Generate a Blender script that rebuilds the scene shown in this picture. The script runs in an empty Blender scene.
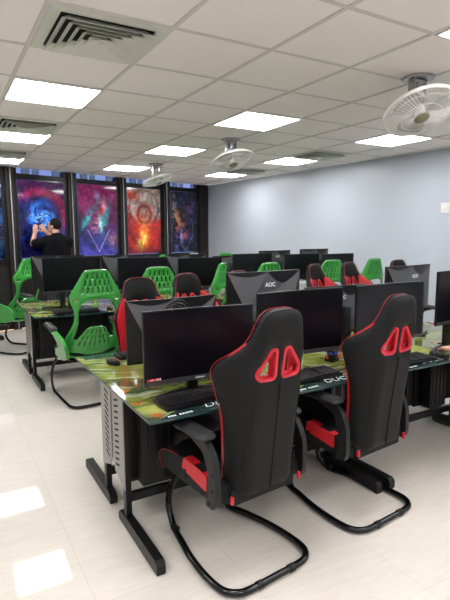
import bpy, bmesh, math, random
import numpy as np
from mathutils import Vector, Matrix
random.seed(7)
PI = math.pi
scn = bpy.context.scene
COL = scn.collection

# ------------------------------------------------------------------ camera
YAW, PITCH, ROLL, FPX, CZ = 0.526172, 0.131876, -0.003845, 491.14, 1.457
cy, sy = math.cos(YAW), math.sin(YAW)
fw = Vector((sy*math.cos(PITCH), cy*math.cos(PITCH), -math.sin(PITCH)))
rt0 = Vector((cy, -sy, 0)); up0 = rt0.cross(fw)
c_, s_ = math.cos(ROLL), math.sin(ROLL)
rt = c_*rt0 + s_*up0; up = -s_*rt0 + c_*up0
cam = bpy.data.cameras.new('camera'); co = bpy.data.objects.new('camera', cam); COL.objects.link(co)
m = Matrix((rt, up, -fw)).transposed().to_4x4(); m.translation = Vector((0, 0, CZ))
co.matrix_world = m
cam.sensor_fit = 'HORIZONTAL'; cam.sensor_width = 36; cam.lens = FPX/450*36
cam.clip_start = 0.05
scn.camera = co

# ------------------------------------------------------------------ materials
def mat(name, col, rough=.5, metal=0, noise=0, nscale=30, spec=.5, bump=0, coat=0, emit=None, estr=0):
    mt = bpy.data.materials.new(name); mt.use_nodes = True
    nt = mt.node_tree; b = nt.nodes['Principled BSDF']
    b.inputs['Base Color'].default_value = (*col, 1); b.inputs['Roughness'].default_value = rough
    b.inputs['Metallic'].default_value = metal; b.inputs['Specular IOR Level'].default_value = spec
    b.inputs['Coat Weight'].default_value = coat
    if noise or bump:
        tc = nt.nodes.new('ShaderNodeTexCoord'); n = nt.nodes.new('ShaderNodeTexNoise')
        n.inputs['Scale'].default_value = nscale; n.inputs['Detail'].default_value = 3
        nt.links.new(tc.outputs['Object'], n.inputs['Vector'])
        if noise:
            r = nt.nodes.new('ShaderNodeMapRange')
            r.inputs['To Min'].default_value = 1-noise; r.inputs['To Max'].default_value = 1+noise
            v = nt.nodes.new('ShaderNodeVectorMath'); v.operation = 'SCALE'; v.inputs[0].default_value = col
            nt.links.new(n.outputs['Fac'], r.inputs['Value']); nt.links.new(r.outputs['Result'], v.inputs['Scale'])
            nt.links.new(v.outputs['Vector'], b.inputs['Base Color'])
        if bump:
            bp = nt.nodes.new('ShaderNodeBump'); bp.inputs['Strength'].default_value = bump; bp.inputs['Distance'].default_value = .002
            nt.links.new(n.outputs['Fac'], bp.inputs['Height']); nt.links.new(bp.outputs['Normal'], b.inputs['Normal'])
    if emit:
        b.inputs['Emission Color'].default_value = (*emit, 1); b.inputs['Emission Strength'].default_value = estr
    return mt

M = {}
M['leather'] = mat('black_leatherette', (.0085, .009, .0095), .5, noise=.15, nscale=60, bump=.12, spec=.16)
M['red'] = mat('red_leatherette', (.55, .012, .02), .42, noise=.08, nscale=50)
M['pipe'] = mat('red_piping', (.30, .008, .014), .4)
M['redplastic'] = mat('red_plastic', (.55, .015, .03), .3)
M['plastic'] = mat('black_plastic', (.011, .0115, .012), .4, noise=.1, spec=.25)
M['pad'] = mat('dark_grey_pad', (.024, .025, .026), .45, noise=.1, spec=.3)
M['blacksteel'] = mat('black_gloss_steel', (.004, .004, .004), .16, spec=.45)
M['greysteel'] = mat('grey_powdercoat', (.30, .29, .275), .42, metal=.1, noise=.06)
M['darksteel'] = mat('dark_powdercoat', (.009, .009, .0095), .38, noise=.1, spec=.25)
M['slot'] = mat('slot_black', (.006, .006, .006), .8)
M['screen'] = mat('screen_off', (.0025, .0025, .004), .25, spec=.3)
M['bezel'] = mat('monitor_bezel', (.006, .006, .007), .35, spec=.3)
M['chin'] = mat('monitor_chin', (.035, .035, .038), .3)
M['mback'] = mat('monitor_back', (.055, .058, .063), .36, noise=.05, spec=.35)
M['mdark'] = mat('monitor_back_dark', (.007, .0075, .0085), .3, spec=.3)
M['logo'] = mat('logo_silver', (.55, .56, .57), .4)
M['green'] = mat('green_plastic', (.030, .27, .036), .24, noise=.05, nscale=12, coat=.3)
M['key'] = mat('keycap', (.008, .008, .009), .5, spec=.25)
M['kbcase'] = mat('keyboard_case', (.005, .005, .006), .35, spec=.3)
M['white'] = mat('white_plastic', (.75, .75, .73), .35)
M['fanwhite'] = mat('fan_cream_white', (.62, .61, .57), .35)
M['blade'] = mat('fan_blade_grey', (.36, .36, .35), .4)
M['chrome'] = mat('grey_metal_bracket', (.42, .42, .42), .3, metal=.7)
M['badge'] = mat('fan_badge', (.22, .23, .15), .35, metal=.4)
M['tbar'] = mat('ceiling_tbar_shaded', (.62, .60, .57), .7)  # grey includes the shade that makes the bars darker than the tiles
M['ventwhite'] = mat('vent_cream', (.62, .64, .58), .5)
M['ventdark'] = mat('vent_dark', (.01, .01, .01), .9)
M['frame'] = mat('window_black_frame', (.007, .007, .008), .35, noise=.1, nscale=8, spec=.3)
M['pillar'] = mat('dark_brown_panel', (.020, .017, .017), .45, noise=.2, nscale=6, spec=.3)
M['cable'] = mat('pale_cable_cover', (.38, .37, .37), .5)
M['skin'] = mat('skin', (.52, .28, .19), .5, noise=.06)
M['hair'] = mat('hair_black', (.006, .005, .005), .75, spec=.15)
M['shirt'] = mat('black_tshirt', (.005, .005, .006), .9, noise=.1, spec=.1)
M['trouser'] = mat('dark_trousers', (.02, .022, .03), .8, noise=.1)
M['shoe'] = mat('dark_shoes', (.02, .02, .02), .5)
M['eyes'] = mat('eye_dark', (.02, .015, .01), .2)
M['printwhite'] = mat('print_white', (.62, .68, .66), .3)
M['glassedge'] = mat('glass_edge_green', (.018, .05, .048), .15)
M['darkroom'] = mat('back_wall_paint', (.50, .50, .52), .6, noise=.02, nscale=2)
M['bldg'] = mat('outside_building', (.30, .27, .42), .8, noise=.1, nscale=1)
M['bldgdark'] = mat('outside_window', (.03, .03, .07), .3)
M['lightpanel'] = mat('led_panel', (.9, .9, .9), .5, emit=(1, .975, .99), estr=11)
M['cablewire'] = mat('cable_black', (.01, .01, .01), .5)

# floor
def floor_mat():
    mt = bpy.data.materials.new('glossy_cream_floor_tile'); mt.use_nodes = True; nt = mt.node_tree; b = nt.nodes['Principled BSDF']
    tc = nt.nodes.new('ShaderNodeTexCoord')
    mp = nt.nodes.new('ShaderNodeMapping'); mp.inputs['Scale'].default_value = (2.2, 14, 1); mp.inputs['Rotation'].default_value = (0, 0, .9)
    n = nt.nodes.new('ShaderNodeTexNoise'); n.inputs['Scale'].default_value = 3; n.inputs['Detail'].default_value = 6; n.inputs['Distortion'].default_value = .6
    cr = nt.nodes.new('ShaderNodeValToRGB'); cr.color_ramp.elements[0].color = (.64, .60, .535, 1); cr.color_ramp.elements[1].color = (.68, .645, .585, 1)
    cr.color_ramp.elements[0].position = .3; cr.color_ramp.elements[1].position = .65
    nt.links.new(tc.outputs['Object'], mp.inputs['Vector']); nt.links.new(mp.outputs['Vector'], n.inputs['Vector']); nt.links.new(n.outputs['Fac'], cr.inputs['Fac'])
    m2 = nt.nodes.new('ShaderNodeMapping'); m2.inputs['Location'].default_value = (.15, .01, 0)
    br = nt.nodes.new('ShaderNodeTexBrick'); br.offset = .0
    br.inputs['Color1'].default_value = (1, 1, 1, 1); br.inputs['Color2'].default_value = (.97, .97, .97, 1); br.inputs['Mortar'].default_value = (.80, .79, .77, 1)
    br.inputs['Scale'].default_value = 1; br.inputs['Mortar Size'].default_value = .0018; br.inputs['Brick Width'].default_value = .6; br.inputs['Row Height'].default_value = .6
    nt.links.new(tc.outputs['Object'], m2.inputs['Vector']); nt.links.new(m2.outputs['Vector'], br.inputs['Vector'])
    mx = nt.nodes.new('ShaderNodeMix'); mx.data_type = 'RGBA'; mx.blend_type = 'MULTIPLY'; mx.inputs['Factor'].default_value = .7
    nt.links.new(cr.outputs['Color'], mx.inputs['A']); nt.links.new(br.outputs['Color'], mx.inputs['B'])
    nt.links.new(mx.outputs['Result'], b.inputs['Base Color'])
    n2 = nt.nodes.new('ShaderNodeTexNoise'); n2.inputs['Scale'].default_value = 4
    r = nt.nodes.new('ShaderNodeMapRange'); r.inputs['To Min'].default_value = .035; r.inputs['To Max'].default_value = .06
    nt.links.new(tc.outputs['Object'], n2.inputs['Vector']); nt.links.new(n2.outputs['Fac'], r.inputs['Value']); nt.links.new(r.outputs['Result'], b.inputs['Roughness'])
    b.inputs['Specular IOR Level'].default_value = .45
    return mt
M['floor'] = floor_mat()
M['ceil'] = mat('ceiling_tile', (.85, .815, .79), .9, noise=.03, nscale=3, bump=.05)
def wall_mat():
    mt = mat('pale_blue_grey_paint', (.485, .535, .59), .34, noise=.02, nscale=1.5)
    return mt
M['wall'] = wall_mat()
def vcol_mat(name, rough, spec=.5, coat=0):
    mt = bpy.data.materials.new(name); mt.use_nodes = True; nt = mt.node_tree; b = nt.nodes['Principled BSDF']
    a = nt.nodes.new('ShaderNodeVertexColor'); a.layer_name = 'Col'
    nt.links.new(a.outputs['Color'], b.inputs['Base Color']); b.inputs['Roughness'].default_value = rough
    b.inputs['Specular IOR Level'].default_value = spec; b.inputs['Coat Weight'].default_value = coat
    return mt
M['poster'] = vcol_mat('glossy_poster_print', .06, .6)
M['tableprint'] = vcol_mat('printed_glass_tabletop', .07, .6, .0)
def glass():
    mt = bpy.data.materials.new('window_glass'); mt.use_nodes = True; b = mt.node_tree.nodes['Principled BSDF']
    b.inputs['Base Color'].default_value = (.8, .85, .95, 1); b.inputs['Roughness'].default_value = .03
    b.inputs['Transmission Weight'].default_value = 1; b.inputs['IOR'].default_value = 1.1
    return mt
M['glass'] = glass()

# ------------------------------------------------------------------ mesh helpers
class MB:
    def __init__(s): s.v = []; s.f = []; s.m = []
    def add(s, verts, faces, mi=0):
        o = len(s.v); s.v += [tuple(p) for p in verts]
        s.f += [tuple(i+o for i in f) for f in faces]; s.m += [mi]*len(faces); return s
    def box(s, c, size, rot=None, bev=0, mi=0):
        bm = bmesh.new(); bmesh.ops.create_cube(bm, size=1)
        for v in bm.verts: v.co = Vector((v.co.x*size[0], v.co.y*size[1], v.co.z*size[2]))
        if bev: bmesh.ops.bevel(bm, geom=bm.edges[:], offset=min(bev, min(size)*.49), segments=2, affect='EDGES', profile=.6)
        R = rot or Matrix.Identity(3)
        bm.verts.index_update()
        s.add([R @ v.co + Vector(c) for v in bm.verts], [[v.index for v in f.verts] for f in bm.faces], mi); bm.free(); return s
    def tube(s, pts, r, n=8, closed=False, mi=0, flat=None, caps=True):
        pts = [Vector(p) for p in pts]; N = len(pts); rr = r if hasattr(r, '__len__') else [r]*N
        vs = []; prev = None
        for i, p in enumerate(pts):
            if closed: t = pts[(i+1) % N]-pts[i-1]
            else: t = pts[min(i+1, N-1)]-pts[max(i-1, 0)]
            t.normalize()
            if prev is None:
                a = Vector((0, 0, 1)) if abs(t.z) < .9 else Vector((1, 0, 0)); u = t.cross(a).normalized()
            else: u = (prev - t*prev.dot(t)).normalized()
            prev = u; w = t.cross(u)
            for k in range(n):
                a = 2*PI*k/n; vs.append(p + (u*math.cos(a)+w*math.sin(a)*(flat or 1))*rr[i])
        fs = []
        for i in range(N if closed else N-1):
            j = (i+1) % N
            for k in range(n):
                l = (k+1) % n; fs.append((i*n+k, i*n+l, j*n+l, j*n+k))
        if not closed and caps: fs.append(tuple(range(n-1, -1, -1))); fs.append(tuple((N-1)*n+k for k in range(n)))
        return s.add(vs, fs, mi)
    def lathe(s, prof, c=(0, 0, 0), n=24, R=None, mi=0):
        R = R or Matrix.Identity(3); vs = []; fs = []
        for r, z in prof:
            for k in range(n):
                a = 2*PI*k/n; vs.append(R @ Vector((r*math.cos(a), r*math.sin(a), z))+Vector(c))
        for i in range(len(prof)-1):
            for k in range(n):
                l = (k+1) % n; fs.append((i*n+k, i*n+l, (i+1)*n+l, (i+1)*n+k))
        if prof[0][0] > 1e-6: fs.append(tuple(range(n-1, -1, -1)))
        if prof[-1][0] > 1e-6: fs.append(tuple((len(prof)-1)*n+k for k in range(n)))
        return s.add(vs, fs, mi)
    def prism(s, poly, fn, d0, d1, mi=0):      # poly 2D, fn(a,b,d)->3D
        n = len(poly); vs = [fn(a, b, d0) for a, b in poly]+[fn(a, b, d1) for a, b in poly]
        fs = [tuple(range(n-1, -1, -1)), tuple(range(n, 2*n))]+[(i, (i+1) % n, n+(i+1) % n, n+i) for i in range(n)]
        return s.add(vs, fs, mi)
    def sphere(s, c, r, R=None, n=12, mi=0):
        r = r if hasattr(r, '__len__') else (r, r, r); R = R or Matrix.Identity(3); vs = []; fs = []
        for i in range(1, n):
            for k in range(2*n):
                th = PI*i/n; a = PI*k/n
                vs.append(R @ Vector((r[0]*math.sin(th)*math.cos(a), r[1]*math.sin(th)*math.sin(a), r[2]*math.cos(th)))+Vector(c))
        m2 = 2*n
        for i in range(n-2):
            for k in range(m2): fs.append((i*m2+k, (i+1)*m2+k, (i+1)*m2+(k+1) % m2, i*m2+(k+1) % m2))
        t = len(vs); vs.append(R @ Vector((0, 0, r[2]))+Vector(c)); vs.append(R @ Vector((0, 0, -r[2]))+Vector(c))
        for k in range(m2):
            fs.append((t, k, (k+1) % m2)); fs.append((t+1, (n-2)*m2+(k+1) % m2, (n-2)*m2+k))
        return s.add(vs, fs, mi)
    def mesh(s, name, mats, smooth=True, fix=True):
        me = bpy.data.meshes.new(name); me.from_pydata(s.v, [], s.f); me.update()
        for x in (mats if isinstance(mats, (list, tuple)) else [mats]): me.materials.append(M[x] if isinstance(x, str) else x)
        me.polygons.foreach_set('material_index', s.m)
        if fix:
            bm = bmesh.new(); bm.from_mesh(me); bmesh.ops.recalc_face_normals(bm, faces=bm.faces[:]); bm.to_mesh(me); bm.free()
        if smooth:
            me.polygons.foreach_set('use_smooth', [True]*len(me.polygons))
            try: me.set_sharp_from_angle(angle=math.radians(38))
            except Exception: pass
        return me
    def build(s, name, mats, parent=None, smooth=True):
        o = bpy.data.objects.new(name, s.mesh(name, mats, smooth)); COL.objects.link(o)
        if parent: o.parent = parent
        return o

def bez(pts, n=6):      # catmull-rom through points
    P = [Vector(p) for p in pts]; P = [2*P[0]-P[1]]+P+[2*P[-1]-P[-2]]; out = []
    for i in range(1, len(P)-2):
        for k in range(n):
            t = k/n; a, b, c, d = P[i-1:i+3]
            out.append(.5*((2*b)+(-a+c)*t+(2*a-5*b+4*c-d)*t*t+(-a+3*b-3*c+d)*t**3))
    out.append(P[-2]); return out

def fillet(pts, r, n=5, closed=False):
    P = [Vector(p) for p in pts]; N = len(P); out = []
    for i, p in enumerate(P):
        if not closed and i in (0, N-1): out.append(p); continue
        a = P[i-1]-p; b = P[(i+1) % N]-p; rr = min(r, a.length*.49, b.length*.49)
        A = p+a.normalized()*rr; B = p+b.normalized()*rr
        for k in range(n+1):
            t = k/n; out.append(A*(1-t)**2+p*2*t*(1-t)+B*t*t)
    return out

def seg_d(px, pz, poly):
    poly = np.asarray(poly, float); d = np.full(px.shape, 1e9); ins = np.zeros(px.shape, bool); n = len(poly)
    for i in range(n):
        a = poly[i]; b = poly[(i+1) % n]; e = b-a; wx = px-a[0]; wz = pz-a[1]
        t = np.clip((wx*e[0]+wz*e[1])/max((e@e), 1e-12), 0, 1)
        d = np.minimum(d, np.hypot(wx-t*e[0], wz-t*e[1]))
        c = (a[1] > pz) != (b[1] > pz)
        if abs(e[1]) > 1e-12: ins ^= c & (px < e[0]*(pz-a[1])/e[1]+a[0])
    return np.where(ins, -d, d)

def panel(f, bx, step, thick, bend, mi=0):
    """sheet with outline f<0 in the plane, thickness from thick(d), placed in space by bend(x,z,off)"""
    xs = np.arange(bx[0], bx[1]+step, step); zs = np.arange(bx[2], bx[3]+step, step)
    X, Z = np.meshgrid(xs, zs, indexing='ij'); F = f(X, Z)
    cell = (F[:-1, :-1]+F[1:, :-1]+F[:-1, 1:]+F[1:, 1:])/4 < 0
    used = np.zeros(F.shape, bool); full = np.ones(F.shape, bool)
    for di in (0, 1):
        for dj in (0, 1):
            sl = (slice(di, F.shape[0]-1+di), slice(dj, F.shape[1]-1+dj)); used[sl] |= cell
    cnt = np.zeros(F.shape, int)
    for di in (0, 1):
        for dj in (0, 1): cnt[di:F.shape[0]-1+di, dj:F.shape[1]-1+dj] += cell
    bd = used & (cnt < 4)
    px, pz = X[bd].copy(), Z[bd].copy(); e = step*.05
    for _ in range(6):
        v = f(px, pz); gx = (f(px+e, pz)-f(px-e, pz))/(2*e); gz = (f(px, pz+e)-f(px, pz-e))/(2*e); g = gx*gx+gz*gz+1e-6
        k = np.clip(v/g, -step*.7, step*.7); px -= k*gx; pz -= k*gz
    X = X.copy(); Z = Z.copy(); X[bd] = px; Z[bd] = pz; D = -f(X, Z); D[bd] = 0
    idx = -np.ones(F.shape, int); ii = np.argwhere(used); vs = []
    for n_, (i, j) in enumerate(ii): idx[i, j] = n_
    N = len(ii)
    for sgn in (1, -1):
        for i, j in ii: vs.append(bend(X[i, j], Z[i, j], sgn*thick(max(D[i, j], 0))))
    fs = []; edges = {}
    for i, j in np.argwhere(cell):
        q = (idx[i, j], idx[i+1, j], idx[i+1, j+1], idx[i, j+1])
        fs.append(q); fs.append(tuple(N+k for k in reversed(q)))
        for a in range(4):
            k = (q[a], q[(a+1) % 4])
            if (k[1], k[0]) in edges: del edges[(k[1], k[0])]
            else: edges[k] = 1
    for a, b in edges: fs.append((a, N+a, N+b, b))
    return vs, fs

def empty(name, loc=(0, 0, 0), rz=0):
    o = bpy.data.objects.new(name, None); COL.objects.link(o); o.location = loc; o.rotation_euler = (0, 0, rz); o.empty_display_size = .1
    return o
def tag(o, label, cat, group=None, kind=None):
    if label: o['label'] = label
    if cat: o['category'] = cat
    if group: o['group'] = group
    if kind: o['kind'] = kind
    return o
def struct(name, mb, m, label=None, parent=None, smooth=False):
    o = mb.build(name, m, parent, smooth)
    if not parent: o['kind'] = 'structure'
    if label: o['label'] = label
    return o
KIDS = {}
def copy_tree(o, parent=None):
    c = o.copy(); COL.objects.link(c)
    if parent: c.parent = parent
    for ch in [x for x in ALLOBJ() if x.parent == o]: copy_tree(ch, c)
    return c
def ALLOBJ(): return list(scn.collection.objects)
def text_mesh(txt, size, m, depth=.0006, shear=0, bold=0):
    cu = bpy.data.curves.new('lettering', 'FONT'); cu.body = txt; cu.size = size; cu.extrude = depth; cu.align_x = 'CENTER'; cu.align_y = 'CENTER'; cu.shear = shear; cu.offset = bold
    o = bpy.data.objects.new('lettering', cu); COL.objects.link(o)
    dg = bpy.context.evaluated_depsgraph_get(); me = bpy.data.meshes.new_from_object(o.evaluated_get(dg))
    COL.objects.unlink(o); bpy.data.objects.remove(o); me.materials.clear(); me.materials.append(M[m]); return me
def link_mesh(name, me, parent=None, loc=(0, 0, 0), rot=(0, 0, 0)):
    o = bpy.data.objects.new(name, me); COL.objects.link(o); o.parent = parent; o.location = loc; o.rotation_euler = rot; return o
def vgrid(name, nx, ny, pos, colf, m, thick=None):
    """grid with vertex colours; pos(u,v)->3D, colf(U,V)->(..,3)"""
    U, V = np.meshgrid(np.linspace(0, 1, nx), np.linspace(0, 1, ny), indexing='ij')
    C = np.clip(colf(U, V), 0, 1)
    if m == 'poster':
        dt = fbm(U*22, V*34, 3); C = np.clip(C**1.25*(.72+.56*sm(.25, .75, dt)[..., None])*(.6+.75*sm(.3, .7, fbm(U*6+11, V*9))[..., None]), 0, 1)
    vs = [pos(U[i, j], V[i, j]) for i in range(nx) for j in range(ny)]
    fs = [(i*ny+j, (i+1)*ny+j, (i+1)*ny+j+1, i*ny+j+1) for i in range(nx-1) for j in range(ny-1)]
    C = C.reshape(-1, 3); n0 = len(vs)
    if thick is not None:
        T = Vector(thick)
        cor = [0, (nx-1)*ny, nx*ny-1, ny-1]
        b = len(vs); vs += [tuple(Vector(vs[i])+T) for i in cor]
        fs.append((b+3, b+2, b+1, b))
        per = [[i*ny for i in range(nx)], [(nx-1)*ny+j for j in range(ny)], [i*ny+ny-1 for i in range(nx-1, -1, -1)], [j for j in range(ny-1, -1, -1)]]
        for k, e in enumerate(per): fs.append(tuple(reversed(e))+(b+k, b+(k+1) % 4))
        C = np.vstack([C, np.tile(np.array([[.02, .03, .03]]), (4, 1))])
    me = bpy.data.meshes.new(name); me.from_pydata([tuple(p) for p in vs], [], fs); me.update()
    a = me.color_attributes.new('Col', 'FLOAT_COLOR', 'POINT')
    a.data.foreach_set('color', np.hstack([C, np.ones((len(C), 1))]).astype(np.float32).ravel())
    me.materials.append(M[m]); return me

# ------------------------------------------------------------------ value noise for prints
_rs = np.random.RandomState(3); _G = _rs.rand(64, 64)
def vn(x, y):
    xi = np.floor(x).astype(int); yi = np.floor(y).astype(int); fx = x-xi; fy = y-yi
    fx = fx*fx*(3-2*fx); fy = fy*fy*(3-2*fy); g = lambda a, b: _G[a % 64, b % 64]
    return (g(xi, yi)*(1-fx)+g(xi+1, yi)*fx)*(1-fy)+(g(xi, yi+1)*(1-fx)+g(xi+1, yi+1)*fx)*fy
def fbm(x, y, o=4): return sum(vn(x*2**k+7*k, y*2**k+3*k)/2**k for k in range(o))/sum(1/2**k for k in range(o))
def mixc(a, b, t): t = np.clip(t, 0, 1)[..., None]; return a*(1-t)+np.asarray(b)*t
def sm(a, b, x): t = np.clip((x-a)/(b-a), 0, 1); return t*t*(3-2*t)

# ================================================================== ROOM
H = 2.489
WA, WB = .28, 7.95            # window wall y = WA*x + WB
def wy(x): return WA*x+WB
XL, YB = -3.2, -3.2
RW = lambda y: 4.98+(9.34-y)*.079 if False else 5.40-(y-4.0)*.0787   # right wall line
xr_far = 4.98; yr_far = wy(4.98)
xr_near = 5.40+(4.0-YB)*.0787*.3

fl = MB().add([(XL, YB, 0), (xr_near, YB, 0), (5.40, 4.0, 0), (xr_far, yr_far, 0), (XL, wy(XL), 0)], [(0, 1, 2, 3, 4)])
fl.add([(XL, YB, -.1), (xr_near, YB, -.1), (5.40, 4.0, -.1), (xr_far, yr_far, -.1), (XL, wy(XL), -.1)], [(4, 3, 2, 1, 0)])
for a, b in ((0, 1), (1, 2), (2, 3), (3, 4), (4, 0)): fl.f.append((a, b, b+5, a+5)); fl.m.append(0)
struct('floor', fl, 'floor', 'glossy cream tiled floor')
ce = MB().add([(XL, YB, H), (xr_near, YB, H), (5.40, 4.0, H), (xr_far, yr_far, H), (XL, wy(XL), H)], [(4, 3, 2, 1, 0)])
ce.add([(XL, YB, H+.1), (xr_near, YB, H+.1), (5.40, 4.0, H+.1), (xr_far, yr_far+.0, H+.1), (XL, wy(XL), H+.1)], [(0, 1, 2, 3, 4)])
for a, b in ((0, 1), (1, 2), (2, 3), (3, 4), (4, 0)): ce.f.append((a, b, b+5, a+5)); ce.m.append(0)
struct('ceiling', ce, 'ceil', 'grey-white suspended tile ceiling')
# t-bar grid
GX, GY = .499, 2.394
tb = MB()
def xr(y): return 5.40-(y-4.0)*.0787 if y > 4 else 5.40+(4-y)*.0236
for k in range(-6, 9):
    x = GX+.6*k
    if x < XL or x > 5.5: continue
    y1 = wy(x)-.01
    if x > xr_far: y1 = min(y1, 4.0+(5.40-x)/.0787)-.02
    tb.box((x, (YB+y1)/2, H-.0015), (.024, y1-YB, .007))
for k in range(-9, 12):
    y = GY+.6*k
    if y < YB: continue
    x0 = max(XL, (y-WB)/WA+.02); x1 = xr(y)-.01
    if x1 > x0: tb.box(((x0+x1)/2, y, H-.0012), (x1-x0, .024, .006))
struct('trim_1', tb, 'tbar', 'metal grid between the ceiling tiles, shade put into its grey')

def wallseg(name, pts, th, m, label, z0=0, z1=H, off=None):
    (x0, y0), (x1, y1) = pts; d = Vector((x1-x0, y1-y0, 0)).normalized(); n = Vector((d.y, -d.x, 0))*th
    b = MB().add([(x0, y0, z0), (x1, y1, z0), (x1+n.x, y1+n.y, z0), (x0+n.x, y0+n.y, z0), (x0, y0, z1), (x1, y1, z1), (x1+n.x, y1+n.y, z1), (x0+n.x, y0+n.y, z1)],
                 [(0, 1, 2, 3), (4, 5, 6, 7), (0, 1, 5, 4), (1, 2, 6, 5), (2, 3, 7, 6), (3, 0, 4, 7)])
    return struct(name, b, m, label)
wallseg('wall_right', [(5.40, 4.0), (xr_far, yr_far)], -.15, 'wall', 'pale blue-grey painted side wall') if False else None
rw = MB(); P = [(xr_near, YB), (5.40, 4.0), (xr_far, yr_far+.05)]
vs = []
for x, y in P: vs += [(x, y, 0), (x, y, H), (x+.15, y, H), (x+.15, y, 0)]
fs = []
for i in range(2):
    for k in range(4): fs.append((i*4+k, i*4+(k+1) % 4, (i+1)*4+(k+1) % 4, (i+1)*4+k))
fs += [(0, 1, 2, 3), (8, 9, 10, 11)]
struct('wall_right', MB().add(vs, fs), 'wall', 'pale blue-grey painted side wall')
struct('wall_left', MB().box((XL-.07, (YB+wy(XL))/2, H/2), (.14, wy(XL)-YB, H)), 'darkroom', 'pale side wall out of view')
struct('wall_back', MB().box(((XL+xr_near)/2, YB-.07, H/2), (xr_near-XL, .14, H)), 'darkroom', 'pale wall behind the viewpoint')

# ---- window wall, local frame: s along wall (toward +x), n outward
dW = Vector((1, WA, 0)).normalized(); nW = Vector((-dW.y, dW.x, 0)); O = Vector((0, WB, 0)); LW = math.sqrt(1+WA*WA)
aW = math.atan(WA)
def wp(x, n, z): return O + dW*(x*LW) + nW*n + Vector((0, 0, z))     # x given as world-x on the wall line
RWm = Matrix.Rotation(aW, 3, 'Z')
def wbox(mb, x0, x1, n0, n1, z0, z1, bev=0, mi=0):
    mb.box(wp((x0+x1)/2, (n0+n1)/2, (z0+z1)/2), ((x1-x0)*LW, n1-n0, z1-z0), RWm, bev, mi)
posters = [(-.86, -.13), (.12, .87), (1.11, 1.845), (2.08, 2.82), (3.04, 3.77), (4.03, 4.70)]
bw = MB(); wbox(bw, XL-.3, xr_far+.2, .02, .16, 0, 1.02)
struct('wall_front', bw, 'pillar', 'dark low wall under the windows')
zt, zb = 2.405, 1.04
for i, (a, b) in enumerate(posters):
    a0 = a-.045; b0 = b+.045
    fr = MB()
    wbox(fr, a0-.02, a, -.01, .09, 1.02, H-.002, .004); wbox(fr, b, b0+.02, -.01, .09, 1.02, H-.002, .004)
    wbox(fr, a, b, -.01, .09, zb-.02, zb+.06, .004); wbox(fr, a, b, -.012, .09, 2.325, zt, .004)
    w = struct('window_%d' % (i+1), fr, 'frame', 'black framed window pane bay')
    g = MB(); wbox(g, a, b, .04, .048, zt, H-.002); o = g.build('upper_glass', 'glass', w, False)
    g = MB(); wbox(g, a, b, .04, .048, zb+.06, 2.325); g.build('lower_glass', 'glass', w, False)
# pillars
edges = [(-3.3, -.93)]+[(posters[i][1]+.065, posters[i+1][0]-.065) for i in range(5)]+[(4.765, 4.985)]
for i, (a, b) in enumerate(edges):
    p = MB(); wbox(p, a, b, -.05, .12, 0 if i else 0, H-.003, .006)
    if b-a < .5:
        wbox(p, a+(b-a)*.42, b-.004, -.065, -.05, 0, H-.004, .003, 0)
    struct('trim_%d' % (i+2), p, 'pillar', 'dark vertical pillar between the windows')
    if 1 <= i < 6:
        x = a+.07*(b-a)/.2+.02
        c = MB().tube([wp(x, -.066, 0), wp(x, -.066, 1.6), wp(x, -.066, H-.003)], .008, 8)
        struct('trim_%d' % (i+12), c, 'cable', 'thin pale cable cover running down the pillar', None, True)

# posters (abstract prints)
def art0(U, V):
    n = fbm(U*4, V*6); c = np.zeros(U.shape+(3,))+np.array([.01, .02, .06])
    return mixc(c, (.03, .10, .25), sm(.4, .8, n))
def art1(U, V):                     # blue vortex with a magenta arc
    x = (U-.46)*.75; y = (V-.52)*1.2; r = np.hypot(x, y); th = np.arctan2(y, x)
    tw = th+3.2*r*3; n = fbm(3+tw*1.9, r*9+20, 4); n2 = fbm(U*5+9, V*8)
    c = np.zeros(U.shape+(3,))+np.array([.016, .012, .05])
    c = mixc(c, (.03, .045, .20), sm(.35, .75, n2))
    c = mixc(c, (.02, .07, .42), np.exp(-(r/.33)**2)*1.1*sm(.25, .6, n))
    c = mixc(c, (.05, .25, .80), np.exp(-((r-.12)/.12)**2)*sm(.42, .72, n)*1.4)
    c = mixc(c, (.30, .62, .95), np.exp(-(r/.15)**2)*sm(.5, .75, fbm(tw*3, r*30))*1.3)
    c = mixc(c, (.08, .22, .60), np.exp(-((r-.36)/.025)**2)*sm(.45, .7, n)*(x < .1)*1.2)
    arc = np.exp(-((r-.44+.05*n2)/.07)**2)*sm(-.8, .3, th)*(1-sm(1.9, 2.7, th))
    c = mixc(c, (.36, .03, .13), arc*1.2)
    c = mixc(c, (.65, .16, .30), np.exp(-((r-.40)/.018)**2)*sm(-.4, .3, th)*(1-sm(1.2, 1.8, th))*sm(.45, .7, n))
    c = mixc(c, (.12, .03, .14), sm(.80, .97, V)*.8)
    c = mixc(c, (.02, .012, .08), sm(.28, .05, V)*.7)
    return c
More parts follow.
